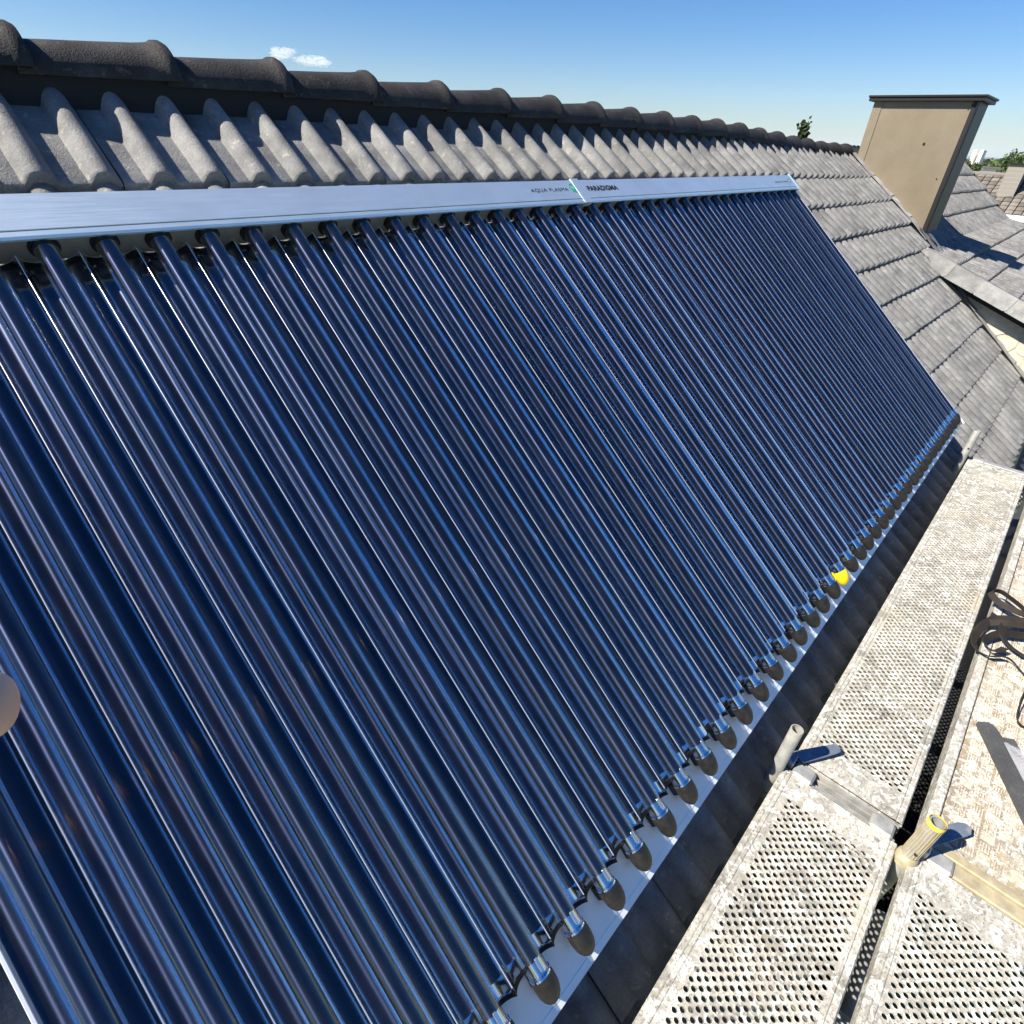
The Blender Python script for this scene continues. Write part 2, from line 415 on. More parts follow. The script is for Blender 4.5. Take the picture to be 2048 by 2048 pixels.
# flashing along the chimney
def strip(name, m, segs, parent):
    for (ua, ub, va, vb, n_) in segs:
        b = MB(); b.grid(lambda a, c: (ua+(ub-ua)*a + .004*math.sin(40*c+a*9), va+(vb-va)*c, n_ + .006*math.sin(60*c+ua)*a + sag(ua, va+(vb-va)*c) + (1-a)*.012), 6, 8)
        put(name, b.mesh(name, m, 60), parent, TF)
strip('flashing', M_LEAD, [(7.44, 7.545, -.72+.30*i, -.40+.30*i+.01, .152 - .0015*(i % 2)) for i in range(4)], chim)
b = MB(); b.grid(lambda a, c: (7.46+.62*a, .36+.38*c, .150+.012*math.sin(a*24+c*3)*c), 24, 6); put('apron', b.mesh('apron', M_LEAD_SHADE, 60), chim, TF)
b = MB(); b.grid(lambda a, c: (7.50+.12*a, .47+.10*c, .128), 2, 2); put('apron_fold', b.mesh('apron_fold', M_LEAD_SHADE, 60), chim, TF)
mb_box('vent_stub', M_SHING, 8.12, 8.22, -.28, -.20, -.42, -.30, bev=.02, parent=chim)
# --- dormer
BE = R(20); SB, CB = math.sin(BE), math.cos(BE)
DF = Matrix(((1, 0, 0, 0), (0, -CB, SB, -.446), (0, -SB, -CB, -.593), (0, 0, 0, 1)))
b = MB(); b.grid(lambda a, c: (7.16+6.1*a, -.05+1.95*c, .05), 6, 3)
dorm = put('dormer', b.mesh('dormer_deck', M_UNDER), house, DF, label='low pitched shed dormer with grey tiles and cream shingle cheek')
for k in range(6):
    vk = .298 + .318*k
    for j in range(20):
        u0 = 7.165 + TW*j
        if u0 > 13.0: continue
        if k == 0 and u0 < 7.6 and j < 0: continue
        put('roof_tile', ME_TILE, dorm, DF @ T(u0, vk+random.uniform(-.003, .003), -N0+.018+random.uniform(-.001, .001)))
    # verge flange
    L = .33; pts = [(vk-L, -.052), (vk-.006, -.052), (vk+.002, -.044), (vk+.002, .055), (vk-.006, .075), (vk-.03, .088), (vk-L, .088)]
    if k == 0: pts = [(vk-.31, -.03), (vk-.22, -.052), (vk-.006, -.052), (vk+.002, -.044), (vk+.002, .055), (vk-.006, .075), (vk-.03, .088), (vk-.16, .06)]
    P2 = DF @ Matrix(((0, 0, 1, 0), (1, 0, 0, 0), (0, 1, 0, 0), (0, 0, 0, 1)))
    f_ = MB().prism(pts, 7.128+.004*k % .008, 7.150, None); put('verge_flange', f_.mesh('verge_flange', M_LEAD), dorm, P2)
    f2 = MB().box(7.150, 7.20, vk-.31, vk+.001, -.054, -.034); put('verge_top', f2.mesh('verge_top', M_TILE), dorm, DF)
zm = lambda Y: -.593 + (Y+.446)*.8098
zd = lambda Y: -.593 + (Y+.446)*.364
b = MB(); b.add([(7.352, -.50, zm(-.50)-.12), (7.352, -2.15, zm(-2.15)-.12), (7.352, -2.15, zd(-2.15)-.05), (7.352, -.50, zd(-.50)-.05)], [(0, 1, 2, 3)])
put('cheek_wall', b.mesh('cheek_wall', M_SHING), dorm)
b = MB(); b.box(7.36, 13.0, -2.15, -1.95, GZ+3, -1.20); put('dormer_front', b.mesh('dormer_front', M_WALL), dorm)
# soffit strip under the verge
b = MB(); b.box(7.152, 7.35, -.02, 1.85, .052, .062); put('soffit', b.mesh('soffit', M_WOOD), dorm, DF)
b = MB(); b.box(7.335, 7.349, .02, 1.85, .07, .16); put('fascia_or_shade_strip', b.mesh('fascia_or_shade_strip', M_TRIM_SHADE), dorm, DF)  # dark strip on the cheek imitating the shadow of the verge overhang
# shingles on the cheek: rounded fibre cement scales, rows stepping down the slope
sp = [(-.105, .19), (-.105, -.03), (-.07, -.075), (-.02, -.098), (.03, -.095), (.08, -.07), (.103, -.03), (.103, .19)]
me_s = MB().prism(sp, -.004, .004).mesh('shingle', M_SHING)
for r_ in range(12):
    for c_ in range(12):
        Y = -.55 - c_*.212 - (.106 if r_ % 2 else 0); Z = -.70 - r_*.15
        if Z+.17 > zd(Y)-.07 or Z < zm(Y)-.16 or Y < -2.1: continue
        M_ = T(7.343, Y, Z) @ Matrix(((0, .05, -1, 0), (1, 0, 0, 0), (0, 1, .05, 0), (0, 0, 0, 1))) @ Matrix.Rotation(random.uniform(-.02, .02), 4, 'Z')
        put('shingle', me_s, dorm, M_)
strip('cheek_flashing', M_LEAD, [(7.27, 7.37, .74+.33*i, 1.08+.33*i, .150 - .002*(i % 2)) for i in range(5)], dorm)

# ================================================================== COLLECTORS
P = .1155; AX = .008
TL0, TL1 = -.01, 1.862
def cpc_pts():   # involute of the absorber circle: from most directions it mirrors the dark absorber
    r_ = .0185; out_ = []
    for i in range(17):
        t_ = .87 + (2.74-.87)*i/16
        out_.append((r_*(math.sin(t_)-t_*math.cos(t_)), AX + r_*(math.cos(t_)+t_*math.sin(t_))))
    k_ = (P/2)/out_[-1][0]; return [(x*k_, n) for x, n in out_]
CP = cpc_pts(); CP = [(-x, n) for x, n in CP[::-1]] + [(0, CP[0][1]-.0006)] + CP
bt = MB()
for v_ in (.012, 1.85): bt.v += [(x, v_, n) for x, n in CP]
for i in range(len(CP)-1): bt.face((i, i+1, len(CP)+i+1, len(CP)+i))
ME_TROUGH = bt.mesh('reflector_trough', M_MIRROR, 60)
b = MB(); b.v += [(x, .010, n) for x, n in CP] + [(x, .010, .052) for x, n in CP]
for i in range(len(CP)-1): b.face((i, len(CP)+i, len(CP)+i+1, i+1))
ME_TEND = b.mesh('trough_end', M_PLATE)
ME_BEAD = MB().tube([(P/2, .012, CP[-1][1]), (P/2, 1.838, CP[-1][1])], .0016, 8).mesh('trough_ridge', mat('ridge_aluminium', (.85, .87, .90), .22, .75), 60)
b = MB(); nc = len(CP)
for v_ in (1.846, 1.856): b.v += [(x, v_, n-.0005) for x, n in CP]
b.v += [(x, 1.856, .0495) for x, n in CP]
for i in range(nc-1): b.face((i, i+1, nc+i+1, nc+i)); b.face((nc+i, nc+i+1, 2*nc+i+1, 2*nc+i))
ME_TFOOT = b.mesh('trough_foot', M_BLACK)
def cyl_v(r_, v0, v1, seg=24, n=2, caps=True):
    return MB().tube([(0, v0+(v1-v0)*i/n, AX) for i in range(n+1)], r_, seg, caps)
ME_ABS = cyl_v(.0185, TL0, TL1-.030, 32).mesh('absorber', M_TUBE, 40)
M_GLASS = bpy.data.materials.new('clear_tube_glass'); M_GLASS.use_nodes = True
nt = M_GLASS.node_tree; nt.nodes.clear()
out = nt.nodes.new('ShaderNodeOutputMaterial'); mx = nt.nodes.new('ShaderNodeMixShader'); tr = nt.nodes.new('ShaderNodeBsdfTransparent'); gl = nt.nodes.new('ShaderNodeBsdfGlossy')
lw = nt.nodes.new('ShaderNodeLayerWeight'); lw.inputs[0].default_value = .5; pw_ = nt.nodes.new('ShaderNodeMath'); pw_.operation = 'POWER'; pw_.inputs[1].default_value = 2.1
ma = nt.nodes.new('ShaderNodeMath'); ma.operation = 'MULTIPLY_ADD'; ma.inputs[1].default_value = .92; ma.inputs[2].default_value = .06
tr.inputs[0].default_value = (.95, .97, .98, 1); gl.inputs['Roughness'].default_value = .012; gl.inputs[0].default_value = (1, 1, 1, 1)
nt.links.new(lw.outputs['Facing'], pw_.inputs[0]); nt.links.new(pw_.outputs[0], ma.inputs[0]); nt.links.new(ma.outputs[0], mx.inputs[0])
nt.links.new(tr.outputs[0], mx.inputs[1]); nt.links.new(gl.outputs[0], mx.inputs[2]); df = nt.nodes.new('ShaderNodeBsdfDiffuse'); df.inputs[0].default_value = (.62, .60, .56, 1); m2 = nt.nodes.new('ShaderNodeMixShader')
tc = nt.nodes.new('ShaderNodeTexCoord'); oi = nt.nodes.new('ShaderNodeObjectInfo'); va = nt.nodes.new('ShaderNodeVectorMath'); va.operation = 'ADD'; ml = nt.nodes.new('ShaderNodeMath'); ml.operation = 'MULTIPLY'; ml.inputs[1].default_value = 31
nt.links.new(oi.outputs['Random'], ml.inputs[0]); nt.links.new(tc.outputs['Object'], va.inputs[0]); nt.links.new(ml.outputs[0], va.inputs[1])
mp = nt.nodes.new('ShaderNodeMapping'); mp.inputs['Scale'].default_value = (60, 7, 60); nt.links.new(va.outputs[0], mp.inputs[0])
nz = nt.nodes.new('ShaderNodeTexNoise'); nz.inputs['Scale'].default_value = 1.6; nz.inputs['Detail'].default_value = 5; nt.links.new(mp.outputs[0], nz.inputs['Vector'])
rg = nt.nodes.new('ShaderNodeMapRange'); rg.inputs[1].default_value = .35; rg.inputs[2].default_value = .75; rg.inputs[3].default_value = .002; rg.inputs[4].default_value = .014; nt.links.new(nz.outputs['Fac'], rg.inputs[0])
nt.links.new(rg.outputs[0], m2.inputs[0]); nt.links.new(mx.outputs[0], m2.inputs[1]); nt.links.new(df.outputs[0], m2.inputs[2]); nt.links.new(m2.outputs[0], out.inputs[0])
ME_GLASS = cyl_v(.0235, TL0+.002, TL1, 36, 1, False).mesh('glass_tube', M_GLASS, 60)
ME_GET = cyl_v(.0205, TL1-.034, TL1-.002, 24).mesh('silvered_end', M_CHROME, 40)
ME_RING = MB().tube([(0, TL1-.002, AX), (0, TL1+.002, AX)], .0255, 28).mesh('cap_ring', M_CHROME, 40)
def cap_mesh():
    b = MB(); seg = 24; prof = [(0, .0252), (.012, .0262), (.028, .0262), (.042, .0248), (.053, .0215), (.062, .0165), (.068, .0105), (.071, .003)]
    for d, r_ in prof:
        for k in range(seg):
            a = 2*math.pi*k/seg
            b.v.append((r_*math.cos(a) + d*.10, TL1+d, AX + r_*math.sin(a) + .012*(d/.07)**1.5))
    for j in range(len(prof)-1):
        for k in range(seg):
            k2 = (k+1) % seg; b.face((j*seg+k, j*seg+k2, (j+1)*seg+k2, (j+1)*seg+k))
    b.face([(len(prof)-1)*seg+k for k in range(seg)])
    b.box(-.012, .012, TL1+.0, TL1+.03, AX+.02, .0495)
    return b
ME_CAP = cap_mesh().mesh('end_cap', M_RUBBER, 45); ME_CAPY = cap_mesh().mesh('yellow_end_cap', M_YELLOW, 45)
b = MB(); b.tube([(0, -.012, AX), (0, .002, AX)], .0300, 28); b.tube([(0, -.004, AX), (0, .008, AX)], [.0275, .0255], 28); ME_GROM = b.mesh('grommet', M_BLACK, 40)
ME_CLIP = MB().bbox(-.0035, .0035, TL1-.040, TL1-.012, AX-.0255, AX-.0236, b=.0006).mesh('tube_clip', M_CLIP)
def text_mesh(name, body, size, m, shear=0, offset=0, sx=1, spacing=1):
    cu = bpy.data.curves.new(name, 'FONT'); cu.body = body; cu.size = size; cu.shear = shear; cu.offset = offset; cu.space_character = spacing
    cu.fill_mode = 'FRONT'; cu.resolution_u = 4
    o = bpy.data.objects.new(name, cu); col.objects.link(o)
    dg = bpy.context.evaluated_depsgraph_get(); me = bpy.data.meshes.new_from_object(o.evaluated_get(dg))
    bpy.data.objects.remove(o); bpy.data.curves.remove(cu)
    xs_ = [v.co.x for v in me.vertices]; x0 = min(xs_)
    for v in me.vertices: v.co.x = (v.co.x-x0)*sx
    me.materials.clear(); me.materials.append(m); me['w'] = (max(xs_)-x0)*sx
    return me
HN = -.026
def ontop(u, v): return MR @ T(u, v, HN-.0012) @ Matrix(((1, 0, 0, 0), (0, -1, 0, 0), (0, 0, -1, 0), (0, 0, 0, 1)))
def put_text(name, body, u0, u1, v, h, m, parent, offset=0, spacing=1.0):
    me = text_mesh(name, body, h/.70, m, offset=offset, spacing=spacing)
    s_ = (u1-u0)/me['w']
    for v_ in me.vertices: v_.co.x *= s_
    return put(name, me, parent, ontop(u0, v))
def leaf_e(name, u, v, s_, parent):
    # small green looping letter mark printed at the end of the word
    pts = []
    for i in range(20):
        a = R(200 - 330*i/19); pts.append((.9*math.cos(a)*.5, .45*math.sin(a)+.28))
    pts += [(-.42, -.02), (-.2, -.28), (.1, -.42), (.5, -.40)]
    b = MB(); w_ = .09
    for i, (x, y) in enumerate(pts):
        x2, y2 = pts[min(i+1, len(pts)-1)]; x1, y1 = pts[max(i-1, 0)]; d = Vector((x2-x1, y2-y1)).normalized()
        b.v += [(s_*(x-d.y*w_), s_*(y+d.x*w_), 0), (s_*(x+d.y*w_), s_*(y-d.x*w_), 0)]
        if i: q = 2*i; b.face((q-2, q-1, q+1, q))
    put(name, b.mesh(name, M_GREEN), parent, ontop(u, v))
M_LINE = mat('header_groove', (.10, .13, .17), .5, .6)
for idx0, nm in ((-4, 'left'), (17, 'right')):
    ua, ub = (idx0-.5)*P+.002, (idx0+20.5)*P-.002
    lab = 'tube collector whose whole row of end caps is black, running off the left edge' if nm == 'left' else 'tube collector nearer the chimney, with one yellow end cap'
    cl = empty('solar_collector', MR @ T((ua+ub)/2, 1.9, .15), lab, 'solar collector', 'evacuated tube collectors side by side on the roof')
    # header box
    sec = [(-.118, .045), (-.120, -.020), (-.114, HN), (-.020, HN), (-.0185, HN+.0018), (-.016, HN+.0018), (-.0145, HN), (-.002, HN), (.003, HN+.004), (.002, HN+.010), (-.006, HN+.012), (-.006, .050)]
    b = MB()
    for X in (ua, ub): b.v += [(X, v, n) for v, n in sec]
    ns = len(sec)
    for i in range(ns): b.face((i, (i+1) % ns, ns+(i+1) % ns, ns+i))
    b.face(range(ns)); b.face(range(2*ns-1, ns-1, -1))
    header = put('header_box', b.mesh('header_box', M_ALU), cl, MR)
    put('header_front', MB().box(ua+.001, ub-.001, -.0058, -.0052, HN+.0125, .050).mesh('header_front', M_ALU_SHADE), header, MR)
    gb = MB().box(ua+.001, ub-.001, -.0182, -.0163, HN+.0012, HN+.0016); put('header_groove', gb.mesh('header_groove', M_LINE), header, MR)
    # joint cover / end plate
    e1 = MB().box(ub-.014 if nm == 'right' else ub-.002, ub+.004 if nm == 'right' else ub, -.1215, .004, HN-.001, .052)
    put('end_plate', e1.mesh('end_plate', M_ALU), header, MR)
    if nm == 'right':
        cv = MB().box(ua, ua+.045, -.1218, .0045, HN-.001, HN+.020); put('joint_cover', cv.mesh('joint_cover', M_ALU), header, MR)
        s2 = MB().tube([(ub-.02, -.05, .03), (ub+.022, -.05, .03)], .045, 20); put('pipe_boot', s2.mesh('pipe_boot', M_BLACK, 40), header, MR)
        put_text('maker_lettering', 'PARADIGMA', 1.977, 2.203, -.0555, .024, M_INK, header, offset=.0012)
        put_text('model_lettering', 'AQUA PLASMA', 3.99, 4.21, -.053, .012, M_INK, header)
        leaf_e('green_mark', 4.245, -.06, .030, header)
    else:
        put_text('model_lettering', 'AQUA PLASMA', 1.612, 1.845, -.0595, .0165, M_INK, header, spacing=1.1)
        leaf_e('green_mark', 1.880, -.068, .034, header)
    # tubes and troughs
    for k in range(21):
        i = idx0+k; M_ = MR @ T(i*P + random.uniform(-.0008, .0008), 0, random.uniform(-.0008, .0008)) @ Matrix.Rotation(random.uniform(-.0005, .0005), 4, 'Z')
        tb = put('vacuum_tube', ME_ABS, cl, M_)
        put('glass_tube', ME_GLASS, tb, M_); put('silvered_end', ME_GET, tb, M_); put('cap_ring', ME_RING, tb, M_)
        put('end_cap', ME_CAPY if i == 17 else ME_CAP, tb, M_ @ T(0, TL1, AX) @ Matrix.Rotation(random.uniform(-.05, .05), 4, 'X') @ Matrix.Rotation(random.uniform(-.05, .05), 4, 'Z') @ Matrix.Rotation(random.uniform(-.25, .25), 4, 'Y') @ T(0, -TL1, -AX), label='bright yellow end cap' if i == 17 else None)
        put('grommet', ME_GROM, tb, M_); put('tube_clip', ME_CLIP, tb, M_)
        tg = put('reflector_trough', ME_TROUGH, cl, MR @ T(i*P, 0, 0))
        put('trough_end', ME_TEND, tg, MR @ T(i*P, 0, 0)); put('trough_ridge', ME_BEAD, tg, MR @ T(i*P, 0, 0)); put('trough_foot', ME_TFOOT, tg, MR @ T(i*P, 0, 0))
    # lower rail with scalloped top edge, shown between the caps
    b = MB(); b.box(ua, ub, 1.840, 1.972, .050, .054); b.box(ua, ub, 1.968, 1.972, .0542, .072)
    rail = put('lower_rail', b.mesh('lower_rail', M_PLATE), cl, MR)
    hm = MB().box(ua, ub, 1.955, 1.957, .0494, .0499); put('rail_crease', hm.mesh('rail_crease', M_ALU), rail, MR)
    for s_, X in (('a', ua-.004), ('b', ub-.002)):
        if (nm == 'left') == (s_ == 'a'):
            put('side_rail', MB().bbox(X, X+.006, .0, 1.95, .000, .085, b=.001).mesh('side_rail', M_PLATE), cl, MR)
    for v_ in (.35, 1.55):
        put('support_rail', MB().bbox(ua+.02, ub-.02, v_, v_+.04, .078, .118, b=.003).mesh('support_rail', M_STEEL), cl, MR)
    put('back_panel', MB().box(ua+.004, ub-.004, .012, 1.84, .0735, .0765).mesh('back_panel', M_UNDER), cl, MR)
    for X in (ua+.3, ub-.3):
        for v_ in (.35, 1.55):
            put('roof_hook', MB().bbox(X, X+.035, v_, v_+.045, .118, .205, b=.003).mesh('roof_hook', M_STEEL), cl, MR)
# ================================================================== SCAFFOLD
DZ = -1.43
def perforated(name, x0, x1, ya, yb, xs_from, nx, parent, ncol=10):
    # staggered round holes with raised rims; ya > yb, plate runs along X
    b = MB(); p = .0266; h = p/2; y0 = ya - (.057 if name == 'b' else .0445); seg = 8; r0, r1 = .0076, .0065
    def cell(cx, cy):
        base = len(b.v); dm = [(h, 0), (h/2, h/2), (0, h), (-h/2, h/2), (-h, 0), (-h/2, -h/2), (0, -h), (h/2, -h/2)]
        for dx, dy in dm: b.v.append((cx+dx, cy+dy, DZ))
        for r_, z in ((r0, DZ), (r1, DZ+.0016), (r1-.0002, DZ-.0015)):
            for k in range(seg):
                a = 2*math.pi*k/seg; b.v.append((cx+r_*math.cos(a), cy+r_*math.sin(a), z))
        for ring in range(3):
            for k in range(seg):
                k2 = (k+1) % seg; a = base+ring*8; b.face((a+k, a+k2, a+8+k2, a+8+k))
    xs_ = [xs_from - p*i for i in range(nx)]
    for X in xs_:
        for j in range(ncol): cell(X, y0 - p*j)
    for i, X in enumerate(xs_[:-1]):
        for j in range(ncol-1): cell(X-h, y0 - p*j - h)
    yT, yB = y0+h, y0-p*(ncol-1)-h; xR, xL = xs_from+h, xs_[-1]-h
    for i in range(nx-1):
        X = xs_[i]
        b.add([(X, yT, DZ), (X-h, y0, DZ), (X-p, yT, DZ)], [(0, 2, 1)]); yy = y0-p*(ncol-1)
        b.add([(X, yB, DZ), (X-h, yy, DZ), (X-p, yB, DZ)], [(0, 1, 2)])
    for j in range(ncol-1):
        Y = y0-p*j
        b.add([(xR, Y, DZ), (xs_from, Y-h, DZ), (xR, Y-p, DZ)], [(0, 1, 2)]); xx = xs_[-1]
        b.add([(xL, Y, DZ), (xx, Y-h, DZ), (xL, Y-p, DZ)], [(0, 2, 1)])
    for (a, c) in ((xR, 1), (xL, -1)):
        for yy, s_ in ((y0, 1), (y0-p*(ncol-1), -1)):
            X = xs_from if c > 0 else xs_[-1]
            b.add([(a, yy, DZ), (a, yy+s_*h, DZ), (X, yy+s_*h, DZ)], [(0, 1, 2)])
    q = lambda xa, xb, yc, yd: b.add([(xa, yc, DZ), (xb, yc, DZ), (xb, yd, DZ), (xa, yd, DZ)], [(0, 1, 2, 3)])
    # plain border with a rolled bead along each long edge
    def bead(ye, s_):
        prof = [(0, -.05), (0, -.004), (.004, .0015), (.014, .0015), (.018, -.0005), (.021, .0022), (.027, .0022), (.030, 0)]
        bb = len(b.v)
        for X in (x0, x1):
            for d, z in prof: b.v.append((X, ye - s_*d, DZ+z))
        for i in range(len(prof)-1): b.face((bb+i, bb+i+1, bb+len(prof)+i+1, bb+len(prof)+i))
    bead(ya, 1); bead(yb, -1)
    q(x0, x1, yT, ya-.030); q(x0, x1, yb+.030, yB); q(x0, xL, yB, yT); q(xR, x1, yB, yT)
    b.add([(x1, ya, DZ-.004), (x1, yb, DZ-.004), (x1, yb, DZ-.06), (x1, ya, DZ-.06)], [(0, 1, 2, 3)])
    b.add([(x0, ya, DZ-.004), (x0, yb, DZ-.004), (x0, yb, DZ-.06), (x0, ya, DZ-.06)], [(0, 1, 2, 3)])
    return put('tread_plate', b.mesh('tread_plate', M_DECK), parent)
def claws(x, s_, ys, parent):
    for y in ys:
        b = MB(); b.bbox(min(x, x+s_*.055), max(x, x+s_*.055), y-.032, y+.032, DZ-.012, DZ+.010, b=.007)
        put('claw', b.mesh('claw', M_STEEL), parent)
        put('rivet', MB().tube([(x-s_*.03, y, DZ-.002), (x-s_*.03, y, DZ+.004)], [.008, .006], 10).mesh('rivet', M_STEEL, 40), parent)
def underframe(x0, x1, ya, yb, parent):
    n_ = int((x1-x0)/.5)
    for i in range(1, n_): mb_box('cross_rib', M_STEEL, x0+i*.5, x0+i*.5+.03, yb+.01, ya-.01, DZ-.05, DZ-.012, bev=.002, parent=parent)
G_D = 'steel scaffold decks along the eaves'
dA = empty('scaffold_deck', T(2.7, -1.79, DZ-.06), 'far perforated steel scaffold deck beside the shaded lower tiles', 'scaffold deck', G_D)
perforated('a', 1.215, 4.262, -1.630, -1.950, 4.262-.085, 108, dA); claws(4.262, 1, (-1.685,), dA); underframe(1.215, 4.25, -1.63, -1.95, dA)
dB = empty('scaffold_deck', T(-.4, -1.79, DZ-.06), 'near perforated steel scaffold deck beside the roof, at the bottom of the photo', 'scaffold deck', G_D)
perforated('b', -1.93, 1.140, -1.618, -1.955, 1.0431, 108, dB); claws(1.140, 1, (-1.675, -1.905), dB); underframe(-1.93, 1.14, -1.62, -1.95, dB)
dC = empty('scaffold_deck', T(-.4, -2.15, DZ-.06), 'perforated steel scaffold deck in the bottom right corner', 'scaffold deck', G_D)
perforated('c', -1.93, 1.147, -1.990, -2.310, 1.033, 108, dC); claws(1.147, 1, (-2.055,), dC); underframe(-1.93, 1.147, -1.99, -2.31, dC)
# aluminium access deck with tread pattern
dD = empty('scaffold_deck', T(2.75, -2.3, DZ-.06), 'wide tread plate scaffold deck with straps lying on it', 'scaffold deck', G_D)
b = MB(); b.bbox(1.238, 4.262, -2.610, -2.030, DZ-.03, DZ-.0045, b=.002); put('tread_plate', b.mesh('alu_plate', M_DECK2), dD)
b = MB()
for (xa, xb, ya, yb) in ((1.236, 4.264, -2.026, -1.996), (1.236, 4.264, -2.64, -2.612)):
    b.bbox(xa, xb, ya, yb, DZ-.08, DZ+.001, b=.003)
put('edge_rail', b.mesh('edge_rail', M_DECK), dD)
b = MB(); s_ = .040
for i in range(int(2.95/s_)):
    for j in range(int(.56/s_)):
        cx, cy = 1.26+s_*(i+.5), -2.045-s_*(j+.5)
        if cx > 3.6 and cy < -2.3: continue
        for k in range(5):
            o_ = (k-2)*.0070
            if (i+j) % 2: p_ = [(cx-.0180, cy+o_-.0016), (cx+.0180, cy+o_-.0016), (cx+.0180, cy+o_+.0016), (cx-.0180, cy+o_+.0016)]
            else: p_ = [(cx+o_-.0016, cy-.0180), (cx+o_+.0016, cy-.0180), (cx+o_+.0016, cy+.0180), (cx+o_-.0016, cy+.0180)]
            bb = len(b.v); ccx = sum(p[0] for p in p_)/4; ccy = sum(p[1] for p in p_)/4
            b.v += [(x, y, DZ-.0048) for x, y in p_] + [(ccx+(x-ccx)*.8, ccy+(y-ccy)*.8, DZ-.0018) for x, y in p_]
            b.face((bb+4, bb+5, bb+6, bb+7))
            for e in range(4): b.face((bb+e, bb+(e+1) % 4, bb+4+(e+1) % 4, bb+4+e))
put('tread_bars', b.mesh('tread_bars', M_BARS), dD, kind='stuff')
# frames: standards, transoms and locking flaps
def tube_open(b, x, y, z0, z1, r_, seg=20, wall=.0035):
    bb = len(b.v)
    for rr, z in ((r_, z0), (r_, z1-.002), (r_-.001, z1), (r_-wall, z1), (r_-wall, z1-.12)):
        for k in range(seg):
            a = 2*math.pi*k/seg; b.v.append((x+rr*math.cos(a), y+rr*math.sin(a), z))
    for j in range(4):
        for k in range(seg):
            k2 = (k+1) % seg; b.face((bb+j*seg+k, bb+j*seg+k2, bb+(j+1)*seg+k2, bb+(j+1)*seg+k))
G_F = 'scaffold frames carrying the decks'
fr = empty('scaffold_stand', T(1.17, -1.98, GZ), 'scaffold frame between near and far decks with open tube spigots', 'scaffold', G_F)
b = MB(); tube_open(b, 1.130, -1.603, DZ-.10, -1.228, .0190); b.tube([(1.130, -1.603, DZ-.45), (1.130, -1.603, DZ-.08)], .0242, 20)
put('console_post', b.mesh('console_post', M_STEEL, 50), fr)
b = MB(); tube_open(b, 1.122, -1.982, GZ, -1.238, .0195)
post = put('standard', b.mesh('standard', M_STEEL, 50), fr)
b = MB()
for k in range(18):
    a = 2*math.pi*k/18; b.tube([(1.122+.0200*math.cos(a), -1.982+.0200*math.sin(a), DZ+.03), (1.122+.0200*math.cos(a), -1.982+.0200*math.sin(a), -1.245)], .0022, 6)
put('ribbed_sleeve', b.mesh('ribbed_sleeve', M_BEAM, 50), post)
b = MB(); b.tube([(1.122, -1.982, -1.250), (1.122, -1.982, -1.240), (1.122, -1.982, -1.236)], [.0222, .0224, .0212], 20, False); put('tape', b.mesh('tape', M_TAPE, 50), post)
b = MB(); b.tube([(1.122, -1.982, DZ-.02), (1.122, -1.982, DZ+.012), (1.122, -1.982, DZ+.025)], [.029, .027, .021], 20, False); put('collar', b.mesh('collar', M_BEAM, 50), post)
for z_, r_ in ((DZ+.055, .004),):
    put('bolt', MB().tube([(1.122-.0235, -1.982-.006, z_), (1.122-.018, -1.982-.004, z_)], r_, 8).mesh('bolt', M_INK), post)
# transom channel between the decks near the roof
b = MB()
for xa, xb, za, zb in ((1.148, 1.153, DZ-.055, DZ-.004), (1.203, 1.208, DZ-.055, DZ-.004), (1.153, 1.203, DZ-.058, DZ-.050), (1.166, 1.171, DZ-.050, DZ-.016), (1.186, 1.191, DZ-.050, DZ-.012)):
    b.box(xa, xb, -1.945, -1.615, za, zb)
put('transom_channel', b.mesh('transom_channel', M_STEEL), fr)
b = MB(); b.bbox(1.158, 1.205, -2.66, -2.012, DZ-.06, DZ-.002, b=.004); b.bbox(1.2055, 1.236, -2.66, -2.030, DZ-.05, DZ+.004, b=.003)
put('transom_beam', b.mesh('transom_beam', M_BEAM), fr)
b = MB(); tube_open(b, 1.13, -2.70, GZ, -1.235, .0242); put('standard', b.mesh('standard_outer', M_STEEL, 50), fr)
put('console_strut', MB().tube([(1.13, -1.60, DZ-.44), (1.13, -1.98, DZ-.75)], .02, 14).mesh('console_strut', M_STEEL, 50), fr)
put('console_strut', MB().tube([(1.13, -1.60, DZ-.12), (1.13, -1.98, DZ-.12)], .02, 14).mesh('console_strut2', M_STEEL, 50), fr)
def flap(name, pts, z, tilt, parent):
    b = MB(); n_ = len(pts)
    cx = sum(p[0] for p in pts)/n_
    vs = [(x, y, z + tilt[0]*(x-cx) + tilt[1]*(y-pts[0][1])) for x, y in pts]
    b.add(vs + [(x, y, zz-.005) for x, y, zz in vs], [tuple(range(n_)), tuple(range(2*n_-1, n_-1, -1))] + [(i, n_+i, n_+(i+1) % n_, (i+1) % n_) for i in range(n_)])
    return put(name, b.mesh(name, M_FLAP), parent)
flap('lock_flap', [(1.205, -1.620), (1.30, -1.690), (1.322, -1.706), (1.327, -1.720), (1.312, -1.733), (1.290, -1.722), (1.190, -1.660)], -1.398, (.10, .05), fr)
mb_box('flap_bracket', M_FLAP, 1.158, 1.200, -1.64, -1.612, DZ-.01, DZ+.028, bev=.004, parent=fr)
flap('lock_flap', [(1.245, -2.012), (1.315, -2.060), (1.328, -2.078), (1.326, -2.094), (1.305, -2.097), (1.285, -2.085), (1.190, -2.024)], -1.398, (.10, .05), fr)
mb_box('flap_bracket', M_FLAP, 1.150, 1.195, -2.022, -1.998, DZ-.01, DZ+.035, bev=.004, parent=fr)
fr2 = empty('scaffold_stand', T(4.3, -1.98, GZ), 'far scaffold frame whose post stands at the end of the perforated deck', 'scaffold', G_F)
